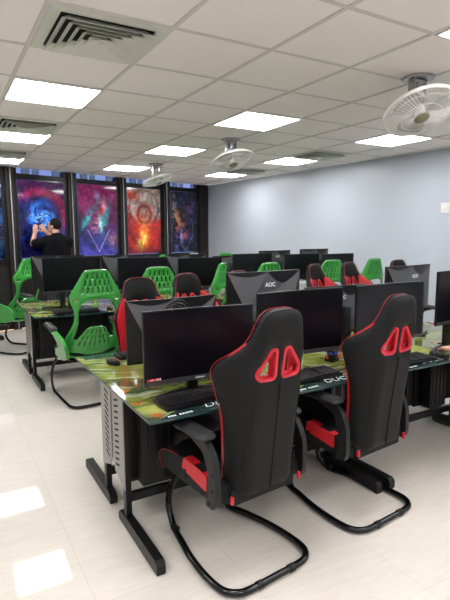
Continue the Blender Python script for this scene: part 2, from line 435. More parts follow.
def art2(U, V):                     # magenta sky, teal wing shapes, violet cloud
    n = fbm(U*4, V*6+4); n2 = fbm(U*9+5, V*14); c = np.zeros(U.shape+(3,))+np.array([.06, .02, .10])
    c = mixc(c, (.25, .03, .14), sm(.40, .95, V+n*.3)); c = mixc(c, (.42, .09, .22), sm(.55, .8, n2)*sm(.6, .95, V)*.9)
    c = mixc(c, (.04, .05, .26), sm(.5, .15, V)); c = mixc(c, (.10, .09, .42), sm(.22, .02, V)*sm(.4, .6, n)); c = mixc(c, (.45, .22, .25), np.exp(-(((U-.9)/.15)**2+((V-.22)/.1)**2))*.7)
    for cx, cy_, ax, ay, rot, col, k in ((.33, .60, .25, .055, .5, (.02, .22, .30), 1.2), (.22, .50, .2, .04, .7, (.05, .42, .44), 1), (.62, .50, .09, .17, -.3, (.04, .35, .38), 1.2), (.42, .42, .12, .09, .4, (.50, .22, .34), 1), (.60, .66, .07, .10, 0, (.50, .03, .05), 1.1), (.66, .72, .06, .07, .2, (.65, .30, .40), .9), (.72, .60, .05, .2, -.6, (.03, .25, .30), .8), (.55, .45, .04, .10, .3, (.5, .75, .75), .8), (.5, .82, .06, .1, .6, (.20, .30, .45), .7)):
        dx = (U-cx); dy = (V-cy_); a = dx*np.cos(rot)+dy*np.sin(rot); b = -dx*np.sin(rot)+dy*np.cos(rot)
        c = mixc(c, col, np.exp(-((a/ax)**2+(b/ay)**2))*k*sm(.3, .6, n2+.1))
    for a, b in (((.22, .36), (.50, .05)), ((.50, .05), (.80, .38))):
        d = np.abs(seg_d(U, V*1.6, [(a[0], a[1]*1.6), (b[0], b[1]*1.6)])); c = mixc(c, (.45, .35, .65), sm(.012, .004, d)*.8)
    return c
def art3(U, V):                     # pale sky, dark ring, flames
    x = (U-.5)*.75; y = (V-.60)*1.2; r = np.hypot(x, y*.9); n = fbm(U*5, V*7+2); n2 = fbm(U*10+3, V*12)
    c = np.zeros(U.shape+(3,))+np.array([.50, .44, .40]); c = mixc(c, (.30, .22, .20), sm(.4, .7, n)*.7)
    c = mixc(c, (.62, .10, .03), np.exp(-(((U-.12)/.18)**2+((V-.88)/.07)**2))*1.3)
    c = mixc(c, (.25, .10, .08), np.exp(-((np.hypot(x, y-.12)-.33)/.02)**2)*.8)
    c = mixc(c, (.50, .03, .02), sm(.56, .40, V+(n-.5)*.5-.25*np.abs(U-.5)))
    c = mixc(c, (.25, .01, .015), sm(.5, .75, n2)*sm(.45, .1, V)*.9)
    c = mixc(c, (.55, .12, .05), np.exp(-((r-.16)/.05)**2)*1.1); c = mixc(c, (.10, .02, .03), np.exp(-((r-.145)/.018)**2)*1.2)
    c = mixc(c, (.34, .08, .07), np.exp(-(r/.09)**2)); c = mixc(c, (.60, .34, .28), np.exp(-(((U-.5)/.08)**2+((V-.66)/.04)**2))*.8)
    c = mixc(c, (.80, .22, .03), np.exp(-(((U-.47-.1*(n-.5))/.14)**2+((V-.28)/.22)**2))*1.2)
    c = mixc(c, (1, .70, .18), np.exp(-(((U-.45-.5*(V-.25))/.10)**2+((V-.22)/.17)**2))*sm(.3, .6, n2)*1.5)
    c = mixc(c, (.16, .01, .03), sm(.14, .0, V)*.8)
    return c
def art4(U, V):                     # night blue with orange and violet patches
    n = fbm(U*5+2, V*8); n2 = fbm(U*10, V*15+8); c = np.zeros(U.shape+(3,))+np.array([.012, .018, .035])
    c = mixc(c, (.05, .06, .14), sm(.45, .75, n))
    for cx, cy_, ax, ay, col, k in ((.25, .5, .22, .16, (.50, .20, .09), 1.1), (.12, .62, .12, .12, (.45, .30, .22), .8), (.75, .72, .2, .14, (.14, .07, .20), 1.2), (.25, .20, .2, .12, (.22, .10, .50), 1.1), (.5, .3, .12, .08, (.45, .12, .10), .9), (.3, .9, .15, .08, (.03, .07, .16), 1), (.35, .24, .06, .08, (.50, .45, .80), .9), (.12, .82, .08, .14, (.35, .3, .28), .6)):
        c = mixc(c, col, np.exp(-(((U-cx)/ax)**2+((V-cy_)/ay)**2))*k*sm(.35, .62, n2))
    for a, b in (((.35, .12), (.55, .02)), ((.55, .02), (.85, .30)), ((.85, .30), (.80, .55))):
        d = np.abs(seg_d(U, V*1.6, [(a[0], a[1]*1.6), (b[0], b[1]*1.6)])); c = mixc(c, (.30, .34, .42), sm(.010, .003, d)*.6)
    return c
plab = ['', 'dark blue abstract poster at the far left edge, beside the leftmost dark pillar', 'abstract poster of a bright blue swirl with a magenta arc, behind the reaching person', 'abstract magenta and teal poster with a thin pale V shape low on it', 'abstract poster of orange flames and a dark ring under a pale sky', 'dark abstract poster with orange and violet patches, nearest the grey wall']
for i, fn in ((1, art0), (2, art1), (3, art2), (4, art3), (5, art4)):
    a, b = posters[i]; z0, z1 = 1.115, 2.32
    me = vgrid('poster', 90, 140, lambda u, v: tuple(wp(a+(b-a)*u, -.018, z0+(z1-z0)*v)), fn, 'poster', thick=tuple(nW*.006))
    o = link_mesh('poster', me); tag(o, plab[i], 'poster', 'posters on the window bays')
    bm = bmesh.new(); bm.from_mesh(me); bmesh.ops.recalc_face_normals(bm, faces=bm.faces[:]); bm.to_mesh(me); bm.free()
# small white sticker under the last poster
s = MB(); wbox(s, 4.50, 4.72, -.016, -.011, 1.062, 1.085); wbox(s, 4.48, 4.56, -.016, -.011, 1.03, 1.05)
o = s.build('notice_sticker', 'white', None, False); tag(o, 'small white sticker on the black frame under the dark poster by the grey wall', 'sticker')
# building outside
bo = MB(); wbox(bo, -2, 7, 2.2, 2.6, 0, 6)
bl = bo.build('outside_building', 'bldg', None, False); tag(bl, 'lavender building facade seen through the strip of glass above the posters', 'building')
bl['kind'] = 'structure'
for k in range(14):
    q = MB(); x0 = -1.6+k*.62; wbox(q, x0, x0+.34, 2.17, 2.21, 2.55, 3.1)
    wbox(q, x0+.15, x0+.18, 2.15, 2.17, 2.55, 3.1, 0, 1)
    q.build('facade_window', ['bldgdark', 'bldg'], bl, False)

# switch plate
sp = MB().box((5.392, 3.915, 1.775), (.012, .115, .12), Matrix.Rotation(.0787, 3, 'Z'), .003)
swo = sp.build('wall_switch', 'white'); tag(swo, 'white square switch plate on the pale grey wall', 'switch')
MB().box((5.385, 3.915, 1.775), (.006, .05, .05), None, .002).build('rocker', 'white', swo)

# ------------------------------------------------------------------ ceiling lights
tiles = {}
lights = []
for cx in (-1.301, GX, GX+1.8, GX+3.6):
    for ry in (-2.406, -.606, 1.194, 3.594, 5.394, 7.194):
        if cx > 4 and ry < 2: pass
        if ry > wy(cx)-.65: continue
        lights.append((cx+.3, ry+.3))
lmb = MB().box((0, 0, -.004), (.566, .566, .010), None, .002)
fmb = MB()
for a in (0, 1, 2, 3):
    R = Matrix.Rotation(a*PI/2, 3, 'Z'); fmb.box(R @ Vector((.288, 0, -.006)), (.012, .588, .014) if a % 2 == 0 else (.012, .588, .014), R, .002)
lme = lmb.mesh('diffuser', 'lightpanel', False); fme = fmb.mesh('light_frame', 'white', False)
def lplace(x, y):
    col = 'left' if x < 1 else ('middle' if x < 3 else 'right')
    return col
rown = {1.494: 'nearest the viewpoint', 3.894: 'in the first full row', 5.694: 'in the second row', 7.494: 'in the row by the windows'}
for x, y in lights:
    r = None
    for k, v in rown.items():
        if abs(y-k) < .01: r = v
    col = {True: 'left', False: 'middle'}[x < 1] if x < 3 else 'right'
    if r and x > 0: lab = 'square white ceiling light panel, %s of three, %s' % ({'left': 'leftmost', 'middle': 'middle', 'right': 'rightmost'}[col], r)
    else: lab = 'square white ceiling light panel over the open floor outside the view'
    t = empty('ceiling_light', (x, y, H)); tag(t, lab, 'ceiling light', 'square ceiling light panels')
    link_mesh('diffuser', lme, t); link_mesh('light_frame', fme, t)

# ------------------------------------------------------------------ air diffusers
def vent_meshes():
    d = []
    plate = MB()
    # outer flange
    for a in range(4):
        R = Matrix.Rotation(a*PI/2, 3, 'Z')
        plate.prism([(-.288, .288), (.288, .288), (.235, .235), (-.235, .235)], lambda p, q, z, R=R: R @ Vector((p, q, z)), -.012, 0)
    louv = []
    for k in range(5):
        o_ = .232-.043*k; b = MB()
        for a in range(4):
            R = Matrix.Rotation(a*PI/2, 3, 'Z'); i_ = o_-.038
            V = [(-o_, o_, -.014), (o_, o_, -.014), (i_, i_, .028), (-i_, i_, .028), (-o_, o_, -.011), (o_, o_, -.011), (i_, i_+.002, .031), (-i_, i_+.002, .031)]
            # slope opens outward: low outer edge, high inner edge
            b.add([R @ Vector(p) for p in V], [(0, 1, 2, 3), (7, 6, 5, 4), (0, 1, 5, 4), (1, 2, 6, 5), (2, 3, 7, 6), (3, 0, 4, 7)])
        louv.append(b)
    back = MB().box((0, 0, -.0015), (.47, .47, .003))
    cen = MB().box((0, 0, -.012), (.05, .05, .004), None, .001)
    return plate, louv, back, cen
plate, louv, back, cen = vent_meshes()
# louvres drop below the ceiling plane so the duct opening stays dark behind them
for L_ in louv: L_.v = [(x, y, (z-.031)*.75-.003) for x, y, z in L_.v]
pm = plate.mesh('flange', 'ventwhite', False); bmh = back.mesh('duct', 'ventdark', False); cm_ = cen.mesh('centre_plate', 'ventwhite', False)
lms = [b.mesh('louvre', 'ventwhite', False) for b in louv]
vlab = {(0, 0): 'large square air vent with nested louvres, nearest, at the top left of the ceiling', (0, 4): 'square air vent between the two left ceiling lights', (0, 7): 'square air vent just before the leftmost light by the windows',
        (6, 4): 'square air vent near the grey wall, in front of the rightmost second-row light', (6, 7): 'square air vent near the grey wall, far end, behind the middle fan'}
for (i, j), lb in vlab.items():
    t = empty('air_vent', (GX+.6*i+.3, GY+.6*j+.3, H)); tag(t, lb, 'air vent', 'square ceiling air vents')
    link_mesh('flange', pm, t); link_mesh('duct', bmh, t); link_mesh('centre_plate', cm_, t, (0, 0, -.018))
    for q in lms: link_mesh('louvre', q, t)

# ------------------------------------------------------------------ ceiling fans
def make_fan():
    t = empty('ceiling_fan')
    MB().lathe([(.0, 0), (.105, 0), (.108, -.008), (.10, -.016), (0, -.016)], n=32).build('ceiling_plate', 'chrome', t)
    b = MB()
    for sx in (-1, 1):
        b.box((sx*.055, 0, -.085), (.006, .05, .14), None, .002); b.box((sx*.04, .035, -.06), (.012, .01, .09), None, .002)
    b.box((0, 0, -.03), (.116, .06, .02), None, .004); b.lathe([(0, -.10), (.034, -.10), (.036, -.06), (.03, -.03), (0, -.03)], n=20)
    b.build('bracket', 'chrome', t)
    hd = empty('fan_head'); hd.parent = t; hd.location = (0, 0, -.16)
    # head: axis points along -Z local, then tilted
    MB().lathe([(0, .06), (.045, .055), (.06, .03), (.062, -.01), (.04, -.03), (0, -.03)], n=24).build('motor', 'fanwhite', hd)
    g = MB(); Rg = .235
    def prof(tt, side):     # tt 0..1 radius
        r = .045+(Rg-.045)*tt
        z = -.075 + side*(.052)*(1-tt**2.6)
        return r, z
    for side in (-1, 1):
        for k in range(56):
            a = 2*PI*k/56; pts = []
            for q in range(6):
                r, z = prof(q/5, side); pts.append((r*math.cos(a+.25*(1-q/5)), r*math.sin(a+.25*(1-q/5)), z))
            g.tube(pts, .0016, 4, caps=False)
        for tt in (.0, .45, .8):
            r, z = prof(tt, side); g.tube([(r*math.cos(2*PI*k/48), r*math.sin(2*PI*k/48), z) for k in range(48)], .0018, 5, closed=True)
    g.build('guard', 'white', hd)
    MB().tube([(Rg*math.cos(2*PI*k/64), Rg*math.sin(2*PI*k/64), -.075) for k in range(64)], .009, 8, closed=True, flat=1.5).build('guard_rim', 'white', hd)
    for k in range(3):
        a0 = 2*PI*k/3; vs = []; nr, na = 6, 6
        for i in range(nr+1):
            r = .04+.165*i/nr; w = .35+.45*math.sin(PI*(.15+.75*i/nr))
            for j in range(na+1):
                a = a0+w*(j/na-.5)*1.6; z = -.075+.03*(j/na-.5); vs.append((r*math.cos(a), r*math.sin(a), z))
        fs = [(i*(na+1)+j, (i+1)*(na+1)+j, (i+1)*(na+1)+j+1, i*(na+1)+j+1) for i in range(nr) for j in range(na)]
        n0 = len(vs); vs += [(x, y, z+.003) for x, y, z in vs]; fs += [tuple(n0+q for q in reversed(f)) for f in fs]
        MB().add(vs, fs).build('blade', 'blade', hd)
    MB().lathe([(0, -.03), (.035, -.03), (.035, -.11), (.0, -.11)], n=20).build('hub', 'fanwhite', hd)
    MB().lathe([(0, -.134), (.042, -.134), (.05, -.128), (.05, -.122), (0, -.122)], n=28).build('hub_badge', 'badge', hd)
    return t, hd
fan, hd = make_fan()
flabs = ['white caged ceiling fan nearest the viewpoint, at the top right', 'white caged ceiling fan in the middle of the room', 'white caged ceiling fan farthest away, seen edge-on near the windows']
fpos = [(2.84, 2.32, H), (2.84, 4.75, H), (2.84, 6.88, H)]
tilt = [(math.radians(22), math.radians(17)), (math.radians(16), math.radians(14)), (math.radians(6), math.radians(19))]
fans = [fan]+[copy_tree(fan) for _ in (1, 2)]
for f, p, lb, (tx, ty) in zip(fans, fpos, flabs, tilt):
    f.location = p; tag(f, lb, 'fan', 'caged ceiling fans')
    h = [c for c in ALLOBJ() if c.parent == f and c.name.startswith('fan_head')][0]
    dd = Vector((-p[0], -p[1], 0)).normalized(); rr = Vector((-dd.y, dd.x, 0)); zz = Vector((0, 0, 1))
    X_ = rr*math.cos(ty)+zz*math.sin(ty); U_ = zz*math.cos(ty)-rr*math.sin(ty); N_ = -U_*math.cos(tx)+dd*math.sin(tx); Z_ = -N_; Y_ = Z_.cross(X_)
    h.rotation_euler = Matrix((X_, Y_, Z_)).transposed().to_euler()

# ================================================================== DESK
DW, DD, DT = 1.42, .613, .71
def top_art(U, V):
    x = U*DW; y = V*DD
    wx = x+.12*(fbm(x*5, y*5+3)-.5); wz = y+.12*(fbm(x*6+9, y*6)-.5)
    c = np.zeros(U.shape+(3,))+np.array([.19, .225, .04])
    n = fbm(wx*6, wz*9+1); n2 = fbm(wx*14+3, wz*14); d = wx*.9+wz*1.6
    st = vn(d*13+n*4, wz*3)
    c = mixc(c, (.36, .39, .10), sm(.5, .8, n2)*.8)
    c = mixc(c, (.07, .10, .025), sm(.60, .78, st)*.8)
    c = mixc(c, (.45, .50, .33), sm(.75, .8, vn(d*22, wz*7+n*3))*.8)
    c = mixc(c, (.035, .05, .03), sm(.50, .66, fbm(x*3.2+5, y*4.5+2, 3))*.85)
    c = mixc(c, (.42, .10, .02), sm(.74, .82, fbm(wx*9+4, wz*11+7))*1.2)
    # three repeats: bright corner swoosh and dark front band with diagonal edge
    u = np.mod(x, .695)
    band = sm(.012, .0, y-(-.01+.105*sm(.0, .22, u)))
    c = mixc(c, (.012, .028, .030), band)
    c = mixc(c, (.07, .12, .11), band*sm(.55, .7, fbm(x*10, y*30))*.5)
    blk = sm(.05, .12, u-.30)*sm(.0, .05, .66-u)*sm(.60, .3, V)*sm(.5, .55, st); c = mixc(c, (.015, .02, .02), blk*.7)
    lt = sm(.005, 0, np.abs(y-(.0+.115*sm(.0, .22, u))))*sm(.02, .1, u)*sm(.6, .4, u); c = mixc(c, (.5, .6, .35), lt*.7)
    c = mixc(c, (.42, .45, .11), np.exp(-(((u-.13)/.13)**2+((y-.12)/.07)**2)**2)*.85*(1-band))
    c = mixc(c, (.45, .08, .02), sm(.70, .76, fbm(x*16+4, y*20+7))*np.exp(-((u-.1)/.12)**2)*(1-band))
    return c
topme = vgrid('tabletop', 240, 74, lambda u, v: (u*DW, v*DD, DT), top_art, 'tableprint', thick=(0, 0, -.012))
bm = bmesh.new(); bm.from_mesh(topme); bmesh.ops.recalc_face_normals(bm, faces=bm.faces[:]); bm.to_mesh(topme); bm.free()
duck = text_mesh('DUCK', .070, 'printwhite', .0004, .35, -.0006)
def make_desk():
    t = empty('computer_desk')
    top = link_mesh('tabletop', topme, t)
    ge = MB()
    ge.box((DW/2, -.001, DT-.006), (DW, .003, .011)); ge.box((-.001, DD/2, DT-.006), (.003, DD, .011)); ge.box((DW+.001, DD/2, DT-.006), (.003, DD-.004, .011))
    ge.build('glass_edge', 'glassedge', top, False)
    for k in range(2):
        link_mesh('printed_lettering', duck, top, (.37+.695*k, .062, DT+.0006), (0, 0, .0))
        sm_ = MB()
        for q in range(9):
            if q in (3,): continue
            sm_.box((.09+.695*k+q*.0135, .018+.001*q, DT+.0006), (.009, .013, .0006))
        sm_.build('small_print', 'printwhite', top, False)
    for ex, sgn in ((.045, 1), (DW-.045, -1)):
        # foot with rounded ends
        ft = MB(); pr_ = []
        for a in range(0, 7): pr_.append((.055-.025*math.sin(a*PI/12)-.0, .055-.03*(1-math.cos(a*PI/12))))
        poly = [(.03, .0), (.03, .038), (.036, .050), (.052, .058), (.50, .058), (.525, .052), (.545, .03), (.545, 0)]
        ft.prism(poly, lambda a, b, d: Vector((ex+d, a, b+.006)), -.021, .021)
        ft.box((ex, .05, .004), (.034, .03, .008)); ft.box((ex, .52, .004), (.034, .03, .008))
        fo = ft.build('foot', 'darksteel', t, False)
        MB().box((ex, .455, (.06+DT-.016)/2), (.030, .045, DT-.016-.06), None, .003).build('leg', 'darksteel', t)
        sp_ = MB(); x = ex-sgn*.017
        # perforated cover panel standing on the leg
        poly = [(.435, .20), (.435, DT-.02), (.605, DT-.02), (.605, .30), (.575, .25)]
        sp_.prism(poly, lambda a, b, d: Vector((x+d, a, b)), -.003, .003)
        for r in range(12):
            z = .30+r*.031
            sp_.box((x-sgn*.0035, .535, z), (.0012, .062, .010), Matrix.Rotation(-.25, 3, 'X'), mi=1)
        sp_.build('perforated_side_panel', ['greysteel', 'slot'], t, False)
        MB().box((ex, DD/2-.01, DT-.024), (.035, .50, .02), None, .002).build('top_bracket', 'darksteel', t)
    MB().box((DW/2, .455, .155), (DW-.12, .028, .045), None, .003).build('stretcher', 'darksteel', t)
    mp = MB(); mp.box((DW/2, .47, .465), (DW-.12, .012, .44))
    for k in range(2):
        cx = .348+.695*k
        for a, b, w, h in ((cx, .245, .62, .02), (cx, .675, .62, .02), (cx-.30, .46, .02, .43), (cx+.31, .46, .02, .43)): mp.box((a, .458, b), (w, .016, h))
    mp.build('modesty_panel', 'darksteel', t, False)
    for k in range(2):
        cb = MB(); cx = .18+.695*k
        cb.box((cx, .405, .45), (.17, .085, .42), None, .004)
        for q in range(4): cb.box((cx-.06+.04*q, .361, .45), (.012, .006, .38), None, .001)
        cb.build('computer_holder', 'darksteel', t)
    return t
desk0 = make_desk()
I1, I2 = 1.79, 4.705
P1, P2 = 1.43, 1.235
dk = [(.69, I1, 0, 'nearest desk, yellow-green printed glass top under the two nearest screens'),
      (.69+P1, I1, 0, 'printed glass desk at the right edge, under the seated hand and controller'),
      (.69+P1-.01, I1+P2, PI, 'printed glass desk backing onto the nearest desk, its screens facing away'),
      (.69+2*P1-.01, I1+P2, PI, 'printed glass desk at the right, backing onto the desk with the seated hand'),
      (.72, I2, 0, 'printed glass desk just behind the nearest green chair, first of its row'),
      (.72+P1, I2, 0, 'printed glass desk in the middle row, behind the side-on green chair'),
      (.72+2*P1, I2, 0, 'printed glass desk of the middle row nearest the grey wall'),
      (.72+P1-.01, I2+P2, PI, 'far-island desk on the window side, leftmost, near the turned green chair'),
      (.72+2*P1-.01, I2+P2, PI, 'far-island desk on the window side, middle one'),
      (.72+3*P1-.01, I2+P2, PI, 'far-island desk on the window side, nearest the grey wall')]
for k, (x, y, r, lb) in enumerate(dk):
    d = desk0 if k == 0 else copy_tree(desk0)
    d.location = (x, y, 0); d.rotation_euler = (0, 0, r); tag(d, lb, 'desk', 'computer desks with printed glass tops')
# left desk along the window wall
d = copy_tree(desk0); d.location = (-.62, wy(-.62)-.76, 0); d.rotation_euler = (0, 0, aW)
tag(d, 'desk against the windows at the far left edge, beside the turned green chair', 'desk', 'computer desks with printed glass tops')
LDo = Vector(d.location)

# ================================================================== MONITOR
MWd, MHt = .545, .338
def make_monitor():
    t = empty('computer_monitor')     # origin: table level under the panel; screen faces -Y ; panel bottom at z=zb
    return t
def monitor_meshes():
    ms = {}
    w = MWd/2; sag = .022
    cyv = lambda x: -sag*(x/w)**2            # edges toward the viewer (-Y)
    N = 16; xs = [-w+2*w*i/N for i in range(N+1)]
    def sheet(x0, x1, z0, z1, y0, th, cap=True):
        b = MB(); X = [x0+(x1-x0)*i/N for i in range(N+1)]; vs = []
        for x in X: yy = cyv(x)+y0; vs += [(x, yy, z0), (x, yy, z1), (x, yy+th, z1), (x, yy+th, z0)]
        fs = [(4*i+k, 4*i+(k+1) % 4, 4*i+4+(k+1) % 4, 4*i+4+k) for i in range(N) for k in range(4)]
        fs += [(0, 1, 2, 3), (4*N, 4*N+1, 4*N+2, 4*N+3)]
        return b.add(vs, fs)
    ms['casing'] = sheet(-w, w, 0, MHt, -.002, .016).mesh('casing', 'bezel', False)
    ms['screen'] = sheet(-w+.006, w-.006, .024, MHt-.006, -.0032, .002).mesh('screen', 'screen', True)
    ch = sheet(-w+.002, w-.002, .001, .020, -.006, .005); ch.box((0, -.006, .011), (.045, .003, .006), mi=1)
    ms['chin'] = ch.mesh('chin', ['chin', 'logo'], False)
    # rear cover: frustum with dark slanted sides
    def ry(x): return cyv(x)+.014
    o = [(-w+.002, .004), (w-.002, .004), (w-.002, MHt-.002), (-w+.002, MHt-.002)]
    i_ = [(-.15, .05), (.15, .05), (.17, .10), (-.17, .10)]
    b = MB(); V = [(x, ry(x), z) for x, z in o]+[(x, .045, z) for x, z in i_]+[(0, .014, MHt-.002), (0, .014, .004)]
    b.add(V, [(7, 6, 2, 8, 3)], 0); b.add(V, [(4, 5, 6, 7)], 0); b.add(V, [(4, 0, 9, 1, 5)], 1); b.add(V, [(0, 4, 7, 3)], 1); b.add(V, [(5, 1, 2, 6)], 1)
    b.v = [tuple(p) for p in b.v]
    ms['rear'] = b.mesh('rear_cover', ['mback', 'mdark'], False)
    for s in (-1, 1): ms['stripe%d' % s] = MB().tube([(s*(w-.004), ry(w)+.002, MHt-.006), (s*.17, .041, .10), (s*.152, .046, .052)], .0011, 5).mesh('red_stripe', 'pipe', True)
    ms['ring'] = MB().tube([(.068*math.cos(2*PI*k/32), 0, .068*math.sin(2*PI*k/32)) for k in range(32)], .006, 6, closed=True).tube([(.05*math.cos(2*PI*k/32), .003, .05*math.sin(2*PI*k/32)) for k in range(32)], .009, 6, closed=True).lathe([(0, 0), (.03, 0), (.034, -.008), (0, -.012)], n=20, R=Matrix.Rotation(PI/2, 3, 'X')).mesh('mount_ring', 'kbcase')
    return ms
MM = monitor_meshes()
aoc = text_mesh('AOC', .034, 'logo', .0006, 0, .0012)
def stand_mesh(zb):
    b = MB()
    b.lathe([(0, 0), (.052, 0), (.058, -.006), (.058, -.02), (0, -.02)], (0, .066, zb+.15), 28, Matrix.Rotation(-PI/2, 3, 'X'))
    b.box((0, .095, (zb+.20)/2+.005), (.055, .03, zb+.19), None, .006)
    b.box((0, .078, zb+.15), (.05, .04, .05), None, .006)
    for s in (-1, 1):
        b.tube([(0, .105, .012), (s*.08, .085, .010), (s*.19, .045, .008)], [.016, .014, .010], 8, flat=.55)
    b.tube([(0, .09, .012), (0, .15, .009)], [.018, .012], 8, flat=.55)
    b.tube([(.025*math.cos(2*PI*k/16), .112, zb+.02+.025*math.sin(2*PI*k/16)) for k in range(16)], .004, 5, closed=True)
    return b.mesh('stand', 'plastic')
stands = {}
def monitor(xc, y, ztop, rz, lab, z0=DT, sticker=False, ring=False):
    zb = round(ztop-MHt-z0, 2)
    t = empty('computer_monitor', (xc, y, z0), rz); tag(t, lab, 'monitor', 'black curved computer monitors')
    if zb not in stands: stands[zb] = stand_mesh(zb)
    link_mesh('stand', stands[zb], t)
    c = link_mesh('casing', MM['casing'], t, (0, 0, zb)); link_mesh('screen', MM['screen'], t, (0, 0, zb)); link_mesh('chin', MM['chin'], t, (0, 0, zb))
    r = link_mesh('rear_cover', MM['rear'], t, (0, 0, zb)); link_mesh('red_stripe', MM['stripe-1'], r); link_mesh('red_stripe', MM['stripe1'], r)
    if ring: link_mesh('mount_ring', MM['ring'], r, (0, .042, MHt-.075))
    else: link_mesh('logo', aoc, r, (.0, .0445, MHt-.078), (PI/2-.12, 0, PI))
    if sticker:
        s = MB().box((-.228, -.021, .030), (.068, .001, .010), Matrix.Rotation(.13, 3, 'Z'))
        for q in range(7):
            if q != 3: s.box((-.25+.0085*q, -.0235, .030), (.005, .0008, .007), Matrix.Rotation(.13, 3, 'Z'), mi=1)
        s.build('sticker', ['redplastic', 'printwhite'], c, False)
    return t
# near row, island 1
monitor(1.016, 1.99, 1.125, math.radians(-4), 'nearest black screen at the left, above the near keyboard', sticker=True)
monitor(1.578, 1.955, 1.182, 0, 'black screen behind the nearest gaming chair, second of the near row from the left')
monitor(2.225, 1.955, 1.176, 0, 'black screen directly behind the right-hand gaming chair')
monitor(2.905, 1.955, 1.226, 0, 'black screen cut by the right edge, above the seated hand')
# far row, island 1
monitor(1.09, 2.43, 1.115, PI+math.radians(3), 'back of the screen just behind the nearest screen, round mount showing', ring=True)
monitor(1.705, 2.44, 1.24, PI+math.radians(2), 'back of a raised screen with a clear silver logo, above the second near screen')
monitor(2.36, 2.52, 1.105, PI, 'back of the low screen glimpsed between the second and third near screens')
monitor(3.02, 2.46, 1.232, PI+math.radians(6), 'back of the raised screen at the right, faint logo, above the right-hand chair')
# island 2 near row
n2 = [(1.105, 1.243, 'black screen left of the near green chair, first of the middle row'), (1.83, 1.224, 'black screen behind the second green chair, right of the near green chair'),
      (2.50, 1.212, 'black screen third from the left in the middle row'), (3.19, 1.235, 'grey-reflecting screen fourth from the left in the middle row, above the slatted green chair top'),
      (3.93, 1.222, 'black screen fifth from the left in the middle row, behind the raised logo screen'), (4.53, 1.208, 'black screen nearest the grey wall in the middle row')]
for x, z, lb in n2: monitor(x, 4.86, z, 0, lb)
f2 = [(1.09, 1.25, 'back of the far-island screen just left behind the first middle-row screen'), (1.82, 1.235, 'back of the far-island screen between the first and second middle-row screens'),
      (2.58, 1.225, 'back of the far-island screen between the second and third middle-row screens'), (3.22, 1.20, 'back of the far-island screen hidden behind the grey-reflecting screen'),
      (3.90, 1.250, 'back of the far-island screen standing above the fifth middle-row screen, faint logo and arm'), (4.58, 1.262, 'back of the far-island screen nearest the grey wall')]
for k, (x, z, lb) in enumerate(f2): monitor(x, 5.36, z, PI+(math.radians(5) if k > 3 else 0), lb)
# left desk screens
for k, sx in enumerate((1.06, .36)):
    p = LDo+Vector((math.cos(aW)*sx-math.sin(aW)*.40, math.sin(aW)*sx+math.cos(aW)*.40, 0))
    monitor(p.x, p.y, 1.165, aW, ['black screen at the far left edge behind the turned green chair', 'black screen on the window desk beyond the left edge'][k])

# ================================================================== KEYBOARD / MOUSE
def keyboard_meshes():
    a = MB(); a.box((0, 0, .011), (.44, .135, .018), Matrix.Rotation(.04, 3, 'X'), .005)
    k = MB(); rows = [22, 21, 21, 20, 20, 15]
    for r in range(6):
        y = -.053+.0212*r; x = -.21
        while x < .205:
            w = .0165
            if r == 0 and -.12 < x < -.03: w = .10
            if (abs(x-.083) < .006 or abs(x-.135) < .004): x += .007; continue
            k.box((x+w/2, y, .024+.04*y), (w, .0165, .009), None, .002); x += w+.0027
    return a.mesh('case', 'kbcase'), k.mesh('keycaps', 'key', False)
kc, kk = keyboard_meshes()
def keyboard(x, y, rz, lab, z=DT):
    t = empty('keyboard', (x, y, z+.002), rz); tag(t, lab, 'keyboard', 'black keyboards on the desks'); link_mesh('case', kc, t); link_mesh('keycaps', kk, t)
keyboard(1.005, 1.935, math.radians(4), 'black keyboard under the nearest screen, left of the nearest gaming chair')
keyboard(1.60, 1.935, math.radians(5), 'black keyboard between the two near gaming chairs')
keyboard(2.30, 1.90, 0, 'black keyboard behind the right-hand gaming chair')
for (x, z, lb), l2 in zip(n2, ['left of the near green chair', 'behind the second green chair', 'under the third screen of the middle row', 'under the fourth screen of the middle row', 'under the fifth screen of the middle row', 'under the middle-row screen nearest the grey wall']):
    keyboard(x+.02, 4.81, 0, 'black keyboard '+l2)
for x, lb in ((1.12, 'under the screen back with the round mount'), (1.72, 'under the raised screen with the silver logo'), (3.0, 'under the raised screen back at the right')):
    keyboard(x, 2.86, PI, 'black keyboard across the near island, '+lb)
p = LDo+Vector((math.cos(aW)*1.12-math.sin(aW)*.14, math.sin(aW)*1.12+math.cos(aW)*.14, 0)); keyboard(p.x, p.y, aW, 'black keyboard on the desk against the windows')
def mouse_mesh():
    b = MB(); b.sphere((0, 0, .010), (.032, .058, .026), n=10); b.v = [(x, y, max(z, 0)) for x, y, z in b.v]
    return b.mesh('shell', 'kbcase')
mme = mouse_mesh(); mwh = MB().lathe([(0, -.004), (.010, -.004), (.010, .004), (0, .004)], n=14, R=Matrix.Rotation(PI/2, 3, 'Y')).mesh('wheel', 'redplastic')
def mouse(x, y, rz, lab):
    t = empty('computer_mouse', (x, y, DT+.001), rz); tag(t, lab, 'mouse', 'black computer mice'); link_mesh('shell', mme, t); link_mesh('wheel', mwh, t, (0, .035, .026))
mouse(1.93, 1.92, 0, 'black mouse behind the shoulder of the right-hand gaming chair')
mouse(.84, 2.75, PI+.3, 'black mouse near the left end of the desk behind the nearest screen')
mouse(1.46, 4.83, 0, 'black mouse just behind the near green chair')
